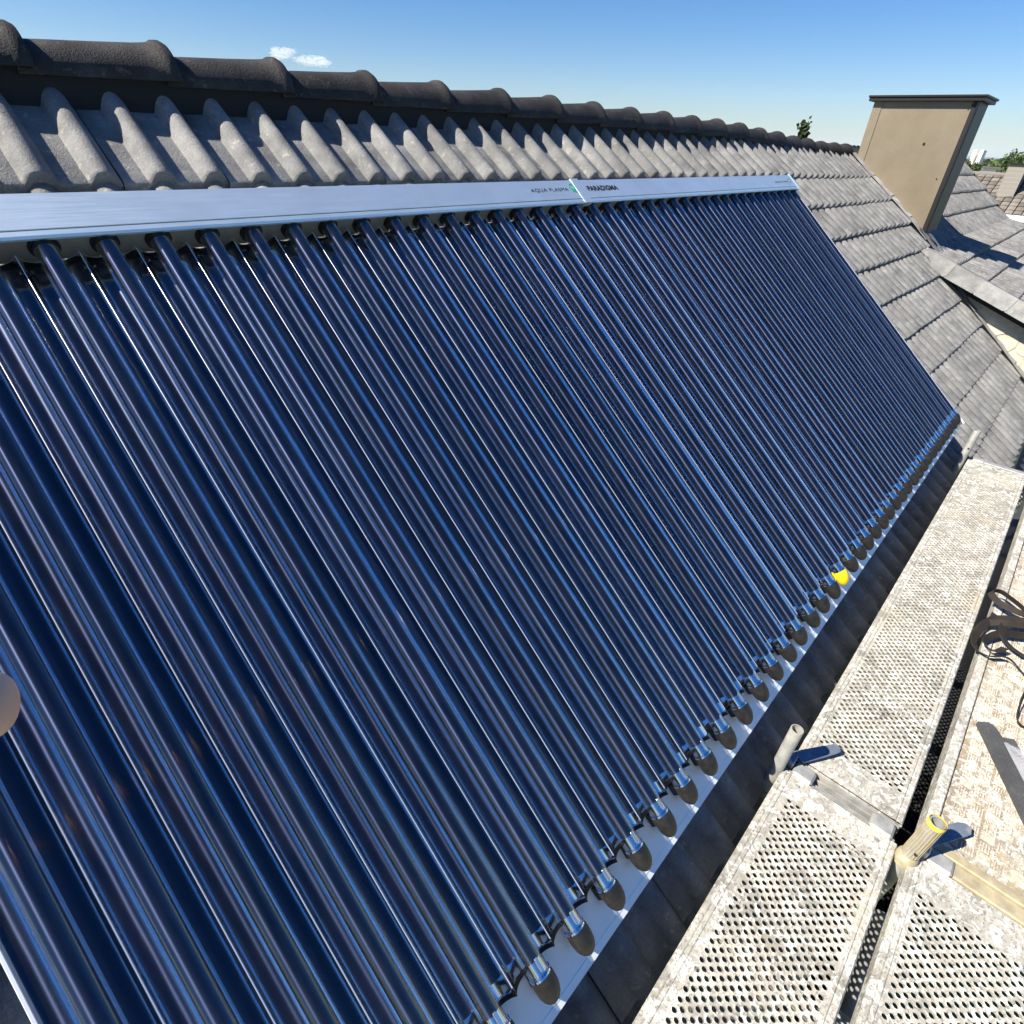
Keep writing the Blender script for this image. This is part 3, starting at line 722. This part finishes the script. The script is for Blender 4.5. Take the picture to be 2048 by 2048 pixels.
b = MB(); tube_open(b, 4.262, -1.600, DZ-.45, -1.230, .0210, 16); put('console_post', b.mesh('console_post_far', M_STEEL, 50), fr2)
put('bolt_hole', MB().tube([(4.262-.0215, -1.604, DZ+.075), (4.262-.018, -1.604, DZ+.075)], .006, 8).mesh('bolt_hole', M_INK), fr2)
mb_box('transom', M_STEEL, 4.268, 4.318, -1.945, -1.70, DZ-.05, DZ+.006, bev=.004, parent=fr2)
b = MB(); tube_open(b, 4.29, -1.982, GZ, -1.238, .0242, 16); put('standard', b.mesh('standard_far', M_STEEL, 50), fr2)
b = MB(); tube_open(b, 4.29, -2.70, GZ, -1.238, .0242, 16); put('standard', b.mesh('standard_far2', M_STEEL, 50), fr2)
put('console_strut', MB().tube([(4.29, -1.60, DZ-.44), (4.29, -1.98, DZ-.75)], .02, 14).mesh('console_strut3', M_STEEL, 50), fr2)
b = MB(); tube_open(b, -1.95, -1.982, GZ, DZ-.02, .0242, 16); b.tube([(-1.95, -1.6, DZ-.10), (-1.95, -2.7, DZ-.10)], .022, 14); tube_open(b, -1.95, -2.70, GZ, DZ-.02, .0242, 16)
# ledgers below the decks
ld = empty('scaffold_ledger', T(-.4, -1.99, DZ-.35), 'steel scaffold ledger tube seen in the gap between the near decks', 'scaffold tube')
put('tube', MB().tube([(-1.95, -2.03, DZ-.30), (1.12, -2.03, DZ-.30)], .0215, 14).mesh('ledger_tube', M_STEEL, 50), ld)
for X in (.62, .74):
    put('coupler', MB().bbox(X, X+.028, -2.066, -1.99, DZ-.34, DZ-.26, b=.008).mesh('coupler', M_STEEL), ld)

# ================================================================== THINGS ON THE DECK
vp = [(1.800, -2.044), (1.822, -2.070), (1.823, -2.084), (1.812, -2.098), (1.786, -2.117), (1.640, -2.200), (1.34, -2.365), (1.31, -2.305)]
vpc = empty('verge_tile', T(1.6, -2.15, DZ), 'loose dark grey verge tile lying on the tread plate deck', 'roof tile')
put('flange', MB().prism(vp, DZ+.002, DZ+.020).mesh('verge_flange_loose', M_SLATE), vpc)
put('top_leaf', MB().prism([(1.790, -2.119), (1.640, -2.204), (1.34, -2.369), (1.36, -2.40), (1.81, -2.15)], DZ+.001, DZ+.016).mesh('verge_leaf_loose', M_SLATE), vpc)
# plastic bag
M_BAG = bpy.data.materials.new('clear_plastic_film'); M_BAG.use_nodes = True
nt = M_BAG.node_tree; nt.nodes.clear()
out = nt.nodes.new('ShaderNodeOutputMaterial'); mx = nt.nodes.new('ShaderNodeMixShader'); tr = nt.nodes.new('ShaderNodeBsdfTransparent'); gl = nt.nodes.new('ShaderNodeBsdfPrincipled')
gl.inputs['Base Color'].default_value = (.72, .72, .78, 1); gl.inputs['Roughness'].default_value = .12
mx.inputs[0].default_value = .30; tr.inputs[0].default_value = (.93, .94, .97, 1)
nt.links.new(tr.outputs[0], mx.inputs[1]); nt.links.new(gl.outputs[0], mx.inputs[2]); nt.links.new(mx.outputs[0], out.inputs[0])
bag = empty('plastic_bag', T(1.66, -2.22, DZ), 'crumpled clear plastic bag with white label beside the grey verge tile', 'plastic bag')
def bagf(top):
    def f(a, c):
        x = -.14+.28*a; y = -.10+.20*c
        e = (1-abs(2*a-1)**4)*(1-abs(2*c-1)**4)
        nz = noise.noise(Vector((x*22, y*22, 3.1)))*.5 + .5*abs(noise.noise(Vector((x*48, y*48, 8))))
        z = e*(.012+.045*nz) if top else .002
        w = noise.noise(Vector((x*30, y*30, 20)))*.012
        return (1.700 + x*.55 + y*.26 + w, -2.222 + x*.30 - y*.56 + w*.6, DZ + .026 + z)
    return f
b = MB(); b.grid(bagf(True), 34, 26); put('film', b.mesh('bag_film', M_BAG, 35), bag)
M_PAPER = mat('label_paper', (.85, .85, .83), .6)
b = MB(); b.grid(lambda a, c: (1.690+.045*a+.02*c, -2.200+.02*a-.05*c, DZ+.072+.004*math.sin(5*a)), 5, 4); put('label', b.mesh('bag_label', M_PAPER), bag)
# strap bundle
st = empty('harness', T(2.45, -2.1, DZ), 'tangled dark brown webbing straps lying across the deck edge', 'harness')
def ribbon(pts, w=.024, tw0=0.0, tw1=0.0, name='strap'):
    pts = [Vector(p) for p in pts]; dense = []
    for i in range(len(pts)-1):
        p0, p1, p2, p3 = pts[max(i-1, 0)], pts[i], pts[i+1], pts[min(i+2, len(pts)-1)]
        for k in range(8):
            t_ = k/8; dense.append(.5*((2*p1) + (p2-p0)*t_ + (2*p0-5*p1+4*p2-p3)*t_*t_ + (3*p1-p0-3*p2+p3)*t_**3))
    dense.append(pts[-1]); b = MB(); n_ = len(dense)
    for i, p in enumerate(dense):
        d = (dense[min(i+1, n_-1)]-dense[max(i-1, 0)]).normalized()
        side = d.cross(Vector((0, 0, 1)))
        side = side.normalized() if side.length > .05 else Vector((1, 0, 0))
        nrm = side.cross(d).normalized(); a = tw0+(tw1-tw0)*i/(n_-1)
        s1 = side*math.cos(a)+nrm*math.sin(a); n1 = -side*math.sin(a)+nrm*math.cos(a)
        for ww, hh in ((-w/2, -.0015), (w/2, -.0015), (w/2, .0015), (-w/2, .0015)): b.v.append(tuple(p+s1*ww+n1*hh))
        if i:
            q = 4*i
            for k in range(4): b.face((q-4+k, q-4+(k+1) % 4, q+(k+1) % 4, q+k))
    put(name, b.mesh(name, M_STRAP, 60), st)
z = DZ
ribbon([(2.62, -2.30, z+.03), (2.60, -2.16, z+.045), (2.56, -2.08, z+.05), (2.57, -2.00, z+.05), (2.61, -1.955, z+.06), (2.65, -1.985, z+.06), (2.60, -2.05, z+.065), (2.55, -2.12, z+.06), (2.50, -2.30, z+.04)], .026, 1.0, 1.3)
ribbon([(2.62, -2.35, z+.03), (2.54, -2.15, z+.05), (2.44, -2.00, z+.045), (2.30, -1.962, z+.02), (2.225, -1.975, z+.012), (2.20, -2.02, z+.02), (2.23, -2.08, z+.03), (2.16, -2.18, z+.012), (2.10, -2.35, z+.01)], .030, .3, .9)
ribbon([(2.60, -2.35, z+.05), (2.52, -2.18, z+.055), (2.43, -2.05, z+.06), (2.40, -1.98, z+.03), (2.33, -1.955, z-.02)], .028, 1.1, .2)
ribbon([(2.56, -2.40, z+.05), (2.50, -2.22, z+.06), (2.47, -2.08, z+.06), (2.40, -2.03, z+.045), (2.33, -2.06, z+.03), (2.30, -2.15, z+.02), (2.28, -2.35, z+.015)], .030, .8, .1)
ribbon([(2.50, -2.35, z+.02), (2.48, -2.18, z+.03), (2.42, -2.10, z+.035), (2.36, -2.03, z+.04), (2.27, -1.99, z+.03), (2.24, -2.03, z+.025), (2.29, -2.06, z+.03)], .030, 1.4, .5)
ribbon([(2.52, -2.00, z+.02), (2.44, -1.99, z+.03), (2.38, -1.965, z+.02), (2.30, -1.95, z-.03)], .026, .2, 1.2)
ring = empty('strap_loop', T(1.97, -2.15, DZ), 'black webbing loop standing at the right edge above the grey verge tile', 'strap')
st_keep = st; st = ring
ribbon([(2.06, -2.24, z+.02), (2.07, -2.165, z+.055), (2.03, -2.14, z+.06), (1.97, -2.14, z+.03), (1.91, -2.16, z+.005), (1.93, -2.26, z+.006)], .022, 1.2, 1.0)
st = st_keep

# ================================================================== HAND (fingertip at the left edge)
M_SKIN = mat('skin', (.56, .33, .24), .5, 0, **{'Subsurface Weight': .15})
M_SKIN.node_tree.nodes['Principled BSDF'].inputs['Subsurface Radius'].default_value = (.01, .004, .002)
t = NT(M_SKIN); co = t.coord(False); t.l(t.ramp(t.noise(co, 60, 4), [(.3, (.62, .36, .28)), (.7, (.74, .48, .39))]), t.b.inputs['Base Color']); t.bump(t.noise(co, 700, 3), .15, .0006)
def cm(x, y, z_): return CAM + RGT*x + DWN*y + FWD*z_
verts = []; rads = []; edges = []
def chain(pts, root=None):
    prev = root
    for (x, y, z_, r_) in pts:
        verts.append(cm(x, y, z_)); rads.append(r_); i = len(verts)-1
        if prev is not None: edges.append((prev, i))
        prev = i
    return prev
w0 = chain([(-.242, .045, -.140, .025)]); chain([(-.236, .055, -.24, .032), (-.222, .085, -.38, .039)], w0)
palm = chain([(-.238, .048, -.085, .024), (-.226, .053, -.030, .025)], w0)
chain([(-.203, .052, .030, .0125), (-.180, .051, .073, .0110), (-.153, .0495, .111, .0104), (-.133, .0478, .133, .0098), (-.1222, .0470, .139, .0090)], palm)
chain([(-.212, .074, .026, .0125), (-.194, .078, .062, .0098), (-.180, .092, .066, .0088), (-.186, .104, .044, .0078)], palm)
chain([(-.222, .088, .014, .0118), (-.206, .098, .046, .0092), (-.196, .112, .048, .0084), (-.203, .121, .028, .0075)], palm)
chain([(-.233, .100, -.004, .0108), (-.221, .112, .022, .0082), (-.214, .125, .022, .0074), (-.221, .131, .006, .0066)], palm)
chain([(-.246, .026, -.070, .0150), (-.228, .010, -.040, .0118), (-.208, .004, -.010, .0105), (-.196, .004, .014, .0082)], palm-1)
me = bpy.data.meshes.new('hand'); me.from_pydata([tuple(v) for v in verts], edges, []); me.materials.append(M_SKIN)
hand = put('hand', me, None, I4, label='blurred fingertip of a hand reaching in at the left edge', category='hand')
sk = hand.modifiers.new('skin', 'SKIN'); sk.use_smooth_shade = True
for i, r_ in enumerate(rads): me.skin_vertices[0].data[i].radius = (r_, r_)
me.skin_vertices[0].data[0].use_root = True
ss = hand.modifiers.new('sub', 'SUBSURF'); ss.levels = 3; ss.render_levels = 3

# ================================================================== SURROUNDINGS
def at(px, py, D):    # a point of the land at horizontal distance D along a sight line
    d = (RGT*(px-1024) + DWN*(py-1024) + FWD*1108.86); h = math.hypot(d.x, d.y); return CAM + d*(D/h)
M_GROUND = mat('ground', (.08, .11, .04), .95)
t = NT(M_GROUND); co = t.coord(False); n1 = t.noise(co, .02, 6, .6); n2 = t.noise(co, 1.5, 5)
c = t.ramp(n1, [(.35, (.05, .085, .028)), (.5, (.09, .12, .045)), (.65, (.16, .14, .07))]); c = t.mix(.35, c, t.ramp(n2, [(.3, (.04, .06, .02)), (.7, (.13, .15, .07))]))
t.l(c, t.b.inputs['Base Color'])
b = MB()
rings = [0, 20, 60, 150, 400, 1000, 2500, 6000, 14000]; seg = 48
b.v.append((0, 0, GZ))
for r_ in rings[1:]:
    for k in range(seg): a = 2*math.pi*k/seg; b.v.append((r_*math.cos(a), r_*math.sin(a), GZ - (0 if r_ < 300 else (r_-300)*.0015)))
for k in range(seg): b.face((0, 1+k, 1+(k+1) % seg))
for j in range(len(rings)-2):
    for k in range(seg): k2 = (k+1) % seg; b.face((1+j*seg+k, 1+(j+1)*seg+k, 1+(j+1)*seg+k2, 1+j*seg+k2))
put('ground', b.mesh('ground', M_GROUND, 60), None, I4, kind='structure')
M_HILL = mat('hill_wood', (.035, .055, .035), .95)
b = MB()
def hillf(a, c):
    az = R(-70+200*a); r_ = 5200+900*c
    top = 24 + 30*noise.noise(Vector((a*14, 1.3, 0))) + 16*noise.noise(Vector((a*40, 4, 0)))
    zz = (-14, .6*top, top, -14)[round(c*3)]
    return (r_*math.cos(az), r_*math.sin(az), zz)
b.grid(hillf, 160, 3); put('hills', b.mesh('hills', M_HILL, 60), None, I4, kind='structure')
def foliage(name, c1, c2, c3):
    m = mat(name, c2, .6); t = NT(m)
    gm = t.n('ShaderNodeNewGeometry'); t.l(t.ramp(gm.outputs['Random Per Island'], [(.1, c1), (.5, c2), (.9, c3)]), t.b.inputs['Base Color']); t.b.inputs['Specular IOR Level'].default_value = .25
    t.b.inputs['Subsurface Weight'].default_value = 0
    return m
M_FOL = foliage('leaf_green', (.022, .045, .010), (.050, .085, .018), (.105, .135, .030))
M_FOLD = foliage('leaf_dark', (.012, .026, .008), (.026, .045, .014), (.055, .075, .022))
M_BARK = mat('bark', (.07, .05, .035), .9)
def leafquad(b, p, s_, rnd):
    q = Matrix.Translation(p) @ Quaternion((rnd.gauss(0, 1), rnd.gauss(0, 1), rnd.gauss(0, 1), rnd.gauss(0, 1))).normalized().to_matrix().to_4x4()
    b.add([q @ Vector(v) for v in ((-s_, 0, 0), (0, -s_*.6, 0), (s_, 0, 0), (0, s_*.6, 0))], [(0, 1, 2, 3)])
def tree(name, base, H, rad, label, n_=2600, leaf=.16, conifer=False, m=None, group=None, seed=1):
    rnd = random.Random(seed); root = empty(name, Matrix.Translation(base), label, 'tree', group)
    tr_ = MB(); tr_.tube([(0, 0, 0), (.02*H, 0, H*.4), (0, .01*H, H*.75), (0, 0, H*.97)], [.03*H, .022*H, .011*H, .003*H], 8)
    b = MB()
    if conifer:
        lv = 16
        for i in range(lv):
            t_ = i/(lv-1); z_ = H*(.10+.88*t_); L = rad*(1-t_)**.85*rnd.uniform(.75, 1.15)+.03*rad
            for k in range(9):
                a = rnd.uniform(0, 6.28); L2 = L*rnd.uniform(.7, 1.12)
                tr_.tube([(0, 0, z_), (L2*math.cos(a), L2*math.sin(a), z_-.18*L2+.1*L2*t_)], [.006*H*(1-t_)+.004, .003], 4)
                for q_ in range(max(6, int(n_/(lv*9)))):
                    d = rnd.uniform(.15, 1)*L2; leafquad(b, Vector((d*math.cos(a)+rnd.gauss(0, .05*rad), d*math.sin(a)+rnd.gauss(0, .05*rad), z_-.18*d+rnd.gauss(0, .018*H))), leaf*rnd.uniform(.6, 1.2), rnd)
    else:
        cl_ = []
        for i in range(34):
            a = rnd.uniform(0, 6.28); e = rnd.uniform(-.5, 1); rr = rad*rnd.uniform(.35, .95)
            c0 = Vector((rr*math.cos(a)*math.sqrt(1-min(1, e*e)*.8), rr*math.sin(a)*math.sqrt(1-min(1, e*e)*.8), H*.66+e*H*.30)); cl_.append((c0, rad*rnd.uniform(.16, .34)))
            tr_.tube([(0, 0, H*rnd.uniform(.3, .55)), c0*.6+Vector((0, 0, H*.2)), c0], [.012*H, .007*H, .002*H], 5)
        for i in range(n_):
            c0, cr = rnd.choice(cl_); d = Vector((rnd.gauss(0, 1), rnd.gauss(0, 1), rnd.gauss(0, .8))).normalized()*cr*rnd.uniform(.5, 1.1)
            leafquad(b, c0+d, leaf*rnd.uniform(.6, 1.3), rnd)
    M0 = Matrix.Translation(base)
    put('trunk', tr_.mesh(name+'_trunk', M_BARK, 60), root, M0); put('crown', b.mesh(name+'_crown', m or M_FOL), root, M0)
def gp(px, D): v_ = at(px, 330, D); return Vector((v_.x, v_.y, GZ))
def tree_at(name, px, py_top, D, rad, label, **kw):
    p_ = gp(px, D); tp = at(px, py_top, D); tree(name, p_, tp.z-GZ, rad, label, **kw)
G_T = 'trees beyond the roofs'
tree_at('conifer_tree', 1588, 250, 26, 1.5, 'dark conifer tip rising just above the ridge left of the chimney', conifer=True, m=M_FOLD, n_=4200, leaf=.10, group=G_T, seed=3)
tree_at('broadleaf_tree', 1932, 311, 48, .95, 'dark bushy tree close behind the right side of the chimney', n_=7000, leaf=.085, m=M_FOLD, group=G_T, seed=4)
tree_at('broadleaf_tree', 1951, 323, 46, .62, 'small tree in front of the white twin pillar building', n_=5000, leaf=.075, group=G_T, seed=5)
tree_at('broadleaf_tree', 2086, 290, 60, 2.9, 'tall sunlit green tree cut by the right edge of the photo', n_=16000, leaf=.10, group=G_T, seed=6)
# far wood: one mass
rnd = random.Random(11); b = MB()
for i in range(16000):
    px = rnd.uniform(1840, 2300); D = rnd.uniform(330, 430); tp = at(px, 322.5 + 2.0*noise.noise(Vector((px*.06, 3, 0))) + 1.2*noise.noise(Vector((px*.21, 9, 0))), D)
    base_ = at(px, 337, D).z
    leafquad(b, Vector((tp.x, tp.y, base_+(tp.z-base_)*rnd.uniform(.2, 1.0)**.6)), rnd.uniform(.7, 1.6), rnd)
put('far_wood', b.mesh('far_wood', M_FOL), None, I4, kind='stuff', label='band of green woodland below the blue hills', category='wood')
# white building far off
def bpos(px, D): v_ = at(px, 330, D); return v_
M_WHITE = mat('white_render', (.82, .81, .78), .7)
wb0, wb1 = at(1966, 339, 120), at(2040, 339, 120)
wb = empty('white_building', Matrix.Translation((wb0.x, wb0.y, GZ)), 'long low white building beyond the neighbouring roof', 'building')
dv = (Vector((wb1.x, wb1.y, 0))-Vector((wb0.x, wb0.y, 0))); Lw = dv.length; dv.normalize(); nv = Vector((-dv.y, dv.x, 0))
MWB = Matrix(((dv.x, -dv.y, 0, wb0.x), (dv.y, dv.x, 0, wb0.y), (0, 0, 1, 0), (0, 0, 0, 1)))
ztop = at(1990, 338, 120).z
put('wall', MB().box(0, Lw, 0, 8, GZ, ztop).mesh('white_wall', M_WHITE), wb, MWB)
put('roof', MB().box(-.3, Lw+.3, -.3, 8.3, ztop+.01, ztop+.22).mesh('white_roof', M_WOOD), wb, MWB)
for i in range(3):
    put('window', MB().box(1.2+i*2.6, 2.3+i*2.6, -.06, -.01, ztop-2.2, ztop-1.2).mesh('white_window', mat('dark_pane', (.03, .035, .04), .1)), wb, MWB)
# twin pillared white block behind the trees
q0 = at(1949, 302, 140); tw = empty('white_tower', Matrix.Translation((q0.x, q0.y, GZ)), 'white twin pillar building top showing above the small tree', 'building')
zt = at(1957, 300, 140).z
for dx_, w_ in ((0, .55), (.95, .55)):
    put('pillar', MB().bbox(q0.x-1, q0.x+2, q0.y-dx_-w_, q0.y-dx_, GZ, zt, b=.02).mesh('tower_pillar', M_WHITE), tw)
put('link_wall', MB().box(q0.x-.4, q0.x+1.6, q0.y-.949, q0.y-.551, GZ, zt-1.0).mesh('tower_link', M_WALL), tw)
# neighbouring house
XE, XR = 36.0, 38.9
ev = at(2020, 431, 36.2); ZE = ev.z; rv = at(1990, 350, 39.2); ZR = rv.z
NH = empty('neighbour_house', T(XR, 5, GZ), 'neighbouring house with brown grey tiled roof at the right edge', 'house')
YA, YB = -6.0, 9.0
M_NT = mat('neighbour_tile', (.16, .135, .115), .8)
t = NT(M_NT); gm = t.n('ShaderNodeNewGeometry'); t.l(t.ramp(gm.outputs['Random Per Island'], [(.1, (.10, .085, .072)), (.5, (.14, .122, .104)), (.9, (.19, .168, .145))]), t.b.inputs['Base Color'])
sl = Vector((XR-XE, 0, ZR-ZE)); SL = sl.length; sl.normalize(); nn = Vector((-sl.z, 0, sl.x))
b = MB(); rows = int(SL/.34)+1; rh = SL/rows
rnd = random.Random(5)
for r_ in range(rows):
    for c_ in range(int((YB-YA)/.33)):
        y0 = YA + c_*.33; o0 = Vector((XE, 0, ZE)) + sl*(r_*rh)
        P0 = o0 + nn*(.05+rnd.uniform(-.004, .004)); P1 = o0 + sl*(rh+.03) + nn*.012
        b.add([(P0.x, y0+.02, P0.z), (P0.x, y0+.31, P0.z), (P1.x, y0+.31, P1.z), (P1.x, y0+.02, P1.z), (o0.x, y0+.02, o0.z), (o0.x, y0+.31, o0.z),
               (P0.x+nn.x*.03, y0+.16, P0.z+nn.z*.03), (P1.x+nn.x*.03, y0+.16, P1.z+nn.z*.03)], [(0, 6, 7, 3), (6, 1, 2, 7), (4, 5, 1, 6, 0)])
nr = put('roof', MB().add([(XE-.1, YA, ZE-.08), (XE-.1, YB, ZE-.08), (XR, YB, ZR-.02), (XR, YA, ZR-.02), (2*XR-XE, YA, ZE-.08), (2*XR-XE, YB, ZE-.08)], [(0, 1, 2, 3), (3, 2, 5, 4)]).mesh('neighbour_roof', M_UNDER), NH)
put('roof_tiles', b.mesh('neighbour_tiles', M_NT), nr, I4, kind='stuff')
put('ridge', MB().tube([(XR, YA, ZR+.0), (XR, YB, ZR+.0)], .12, 10).mesh('neighbour_ridge', M_NT, 40), nr)
put('fascia_or_shade_strip', MB().box(XE-.16, XE-.09, YA, YB, ZE-.22, ZE+.02).mesh('neighbour_fascia', M_WHITE), nr)
put('wall', MB().box(XE+.35, 2*XR-XE-.35, YA+.3, YB-.3, GZ, ZE-.3).mesh('neighbour_wall', mat('brick_brown', (.16, .12, .09), .9)), NH)
for y in (1.0, 3.2, 5.4):
    w_ = put('window', MB().bbox(XE+.26, XE+.345, y, y+1.2, ZE-2.0, ZE-.8, b=.02).mesh('neighbour_window', M_WHITE), NH)
    put('pane', MB().box(XE+.25, XE+.259, y+.1, y+1.1, ZE-1.9, ZE-.9).mesh('neighbour_pane', mat('pane_glass', (.03, .04, .05), .05)), w_)
c0 = at(2001, 392, 37.6); ct = at(2017, 329.5, 37.6)
yc = at(1999, 370, 37.6).y; yc2 = at(2037, 370, 37.6).y
ch = put('chimney', MB().box(37.3, 38.1, yc2, yc, ZE-.2, ct.z).mesh('neighbour_chimney', M_NT), NH, label='pale shingle clad chimney of the neighbouring house')
M_PS = mat('pale_shingle', (.26, .24, .21), .8)
me_p = MB().bbox(-.012, .012, -.17, .17, -.10, .10, b=.004).mesh('pale_shingle', M_PS)
hh = ct.z-.08; r_ = 0
while hh > ZE+.2:
    nS = int((yc-yc2)/.36)+1
    for i in range(nS):
        y = yc2+.18+(yc-yc2-.36)*i/max(1, nS-1)
        put('shingle', me_p, ch, T(37.285, y, hh) @ Matrix.Rotation(-.10, 4, 'Y'))
    hh -= .17; r_ += 1
put('chimney_cap', MB().box(37.2, 38.2, yc2-.08, yc+.08, ct.z+.01, ct.z+.09).mesh('neighbour_cap', M_CHIMC), ch)
# small cloud
M_CL = bpy.data.materials.new('cloud_vapour'); M_CL.use_nodes = True
nt = M_CL.node_tree; nt.nodes.clear(); out = nt.nodes.new('ShaderNodeOutputMaterial'); pv = nt.nodes.new('ShaderNodeVolumePrincipled')
pv.inputs['Color'].default_value = (1, 1, 1, 1); pv.inputs['Density'].default_value = .035; pv.inputs['Anisotropy'].default_value = .3
nt.links.new(pv.outputs[0], out.inputs['Volume'])
b = MB(); rnd = random.Random(4)
def puff(c_, rx, rz):
    bm = bmesh.new(); bmesh.ops.create_icosphere(bm, subdivisions=3, radius=1)
    base = len(b.v)
    for v in bm.verts:
        k_ = 1 + .55*noise.noise(v.co*1.9+c_*.05) + .4*noise.noise(v.co*4.5+c_*.05)
        b.v.append((c_.x+v.co.x*rx*k_, c_.y+v.co.y*rx*k_, c_.z+v.co.z*rz*k_))
    for f in bm.faces: b.face([base+v.index for v in f.verts])
    bm.free()
for px, py, rx, rz in ((560, 107, 22, 9), (575, 104, 16, 7), (612, 123, 22, 8), (635, 123, 24, 9), (600, 121, 14, 6), (648, 126, 14, 6)):
    puff(at(px, py, 1500), rx, rz)
put('cloud', b.mesh('cloud', M_CL, 180), None, I4, label='small white cloud just above the ridge at upper left', category='cloud')
sc.cycles.volume_bounces = 4

# air
M_HAZE = bpy.data.materials.new('thin_air'); M_HAZE.use_nodes = True
nt = M_HAZE.node_tree; nt.nodes.clear(); out = nt.nodes.new('ShaderNodeOutputMaterial'); pv = nt.nodes.new('ShaderNodeVolumePrincipled')
pv.inputs['Color'].default_value = (.75, .86, 1.0, 1); pv.inputs['Density'].default_value = .00012; pv.inputs['Anisotropy'].default_value = 0
nt.links.new(pv.outputs[0], out.inputs['Volume'])
put('haze', MB().box(-7000, 7000, -7000, 7000, -20, 70).mesh('haze', M_HAZE), None, I4, kind='stuff')
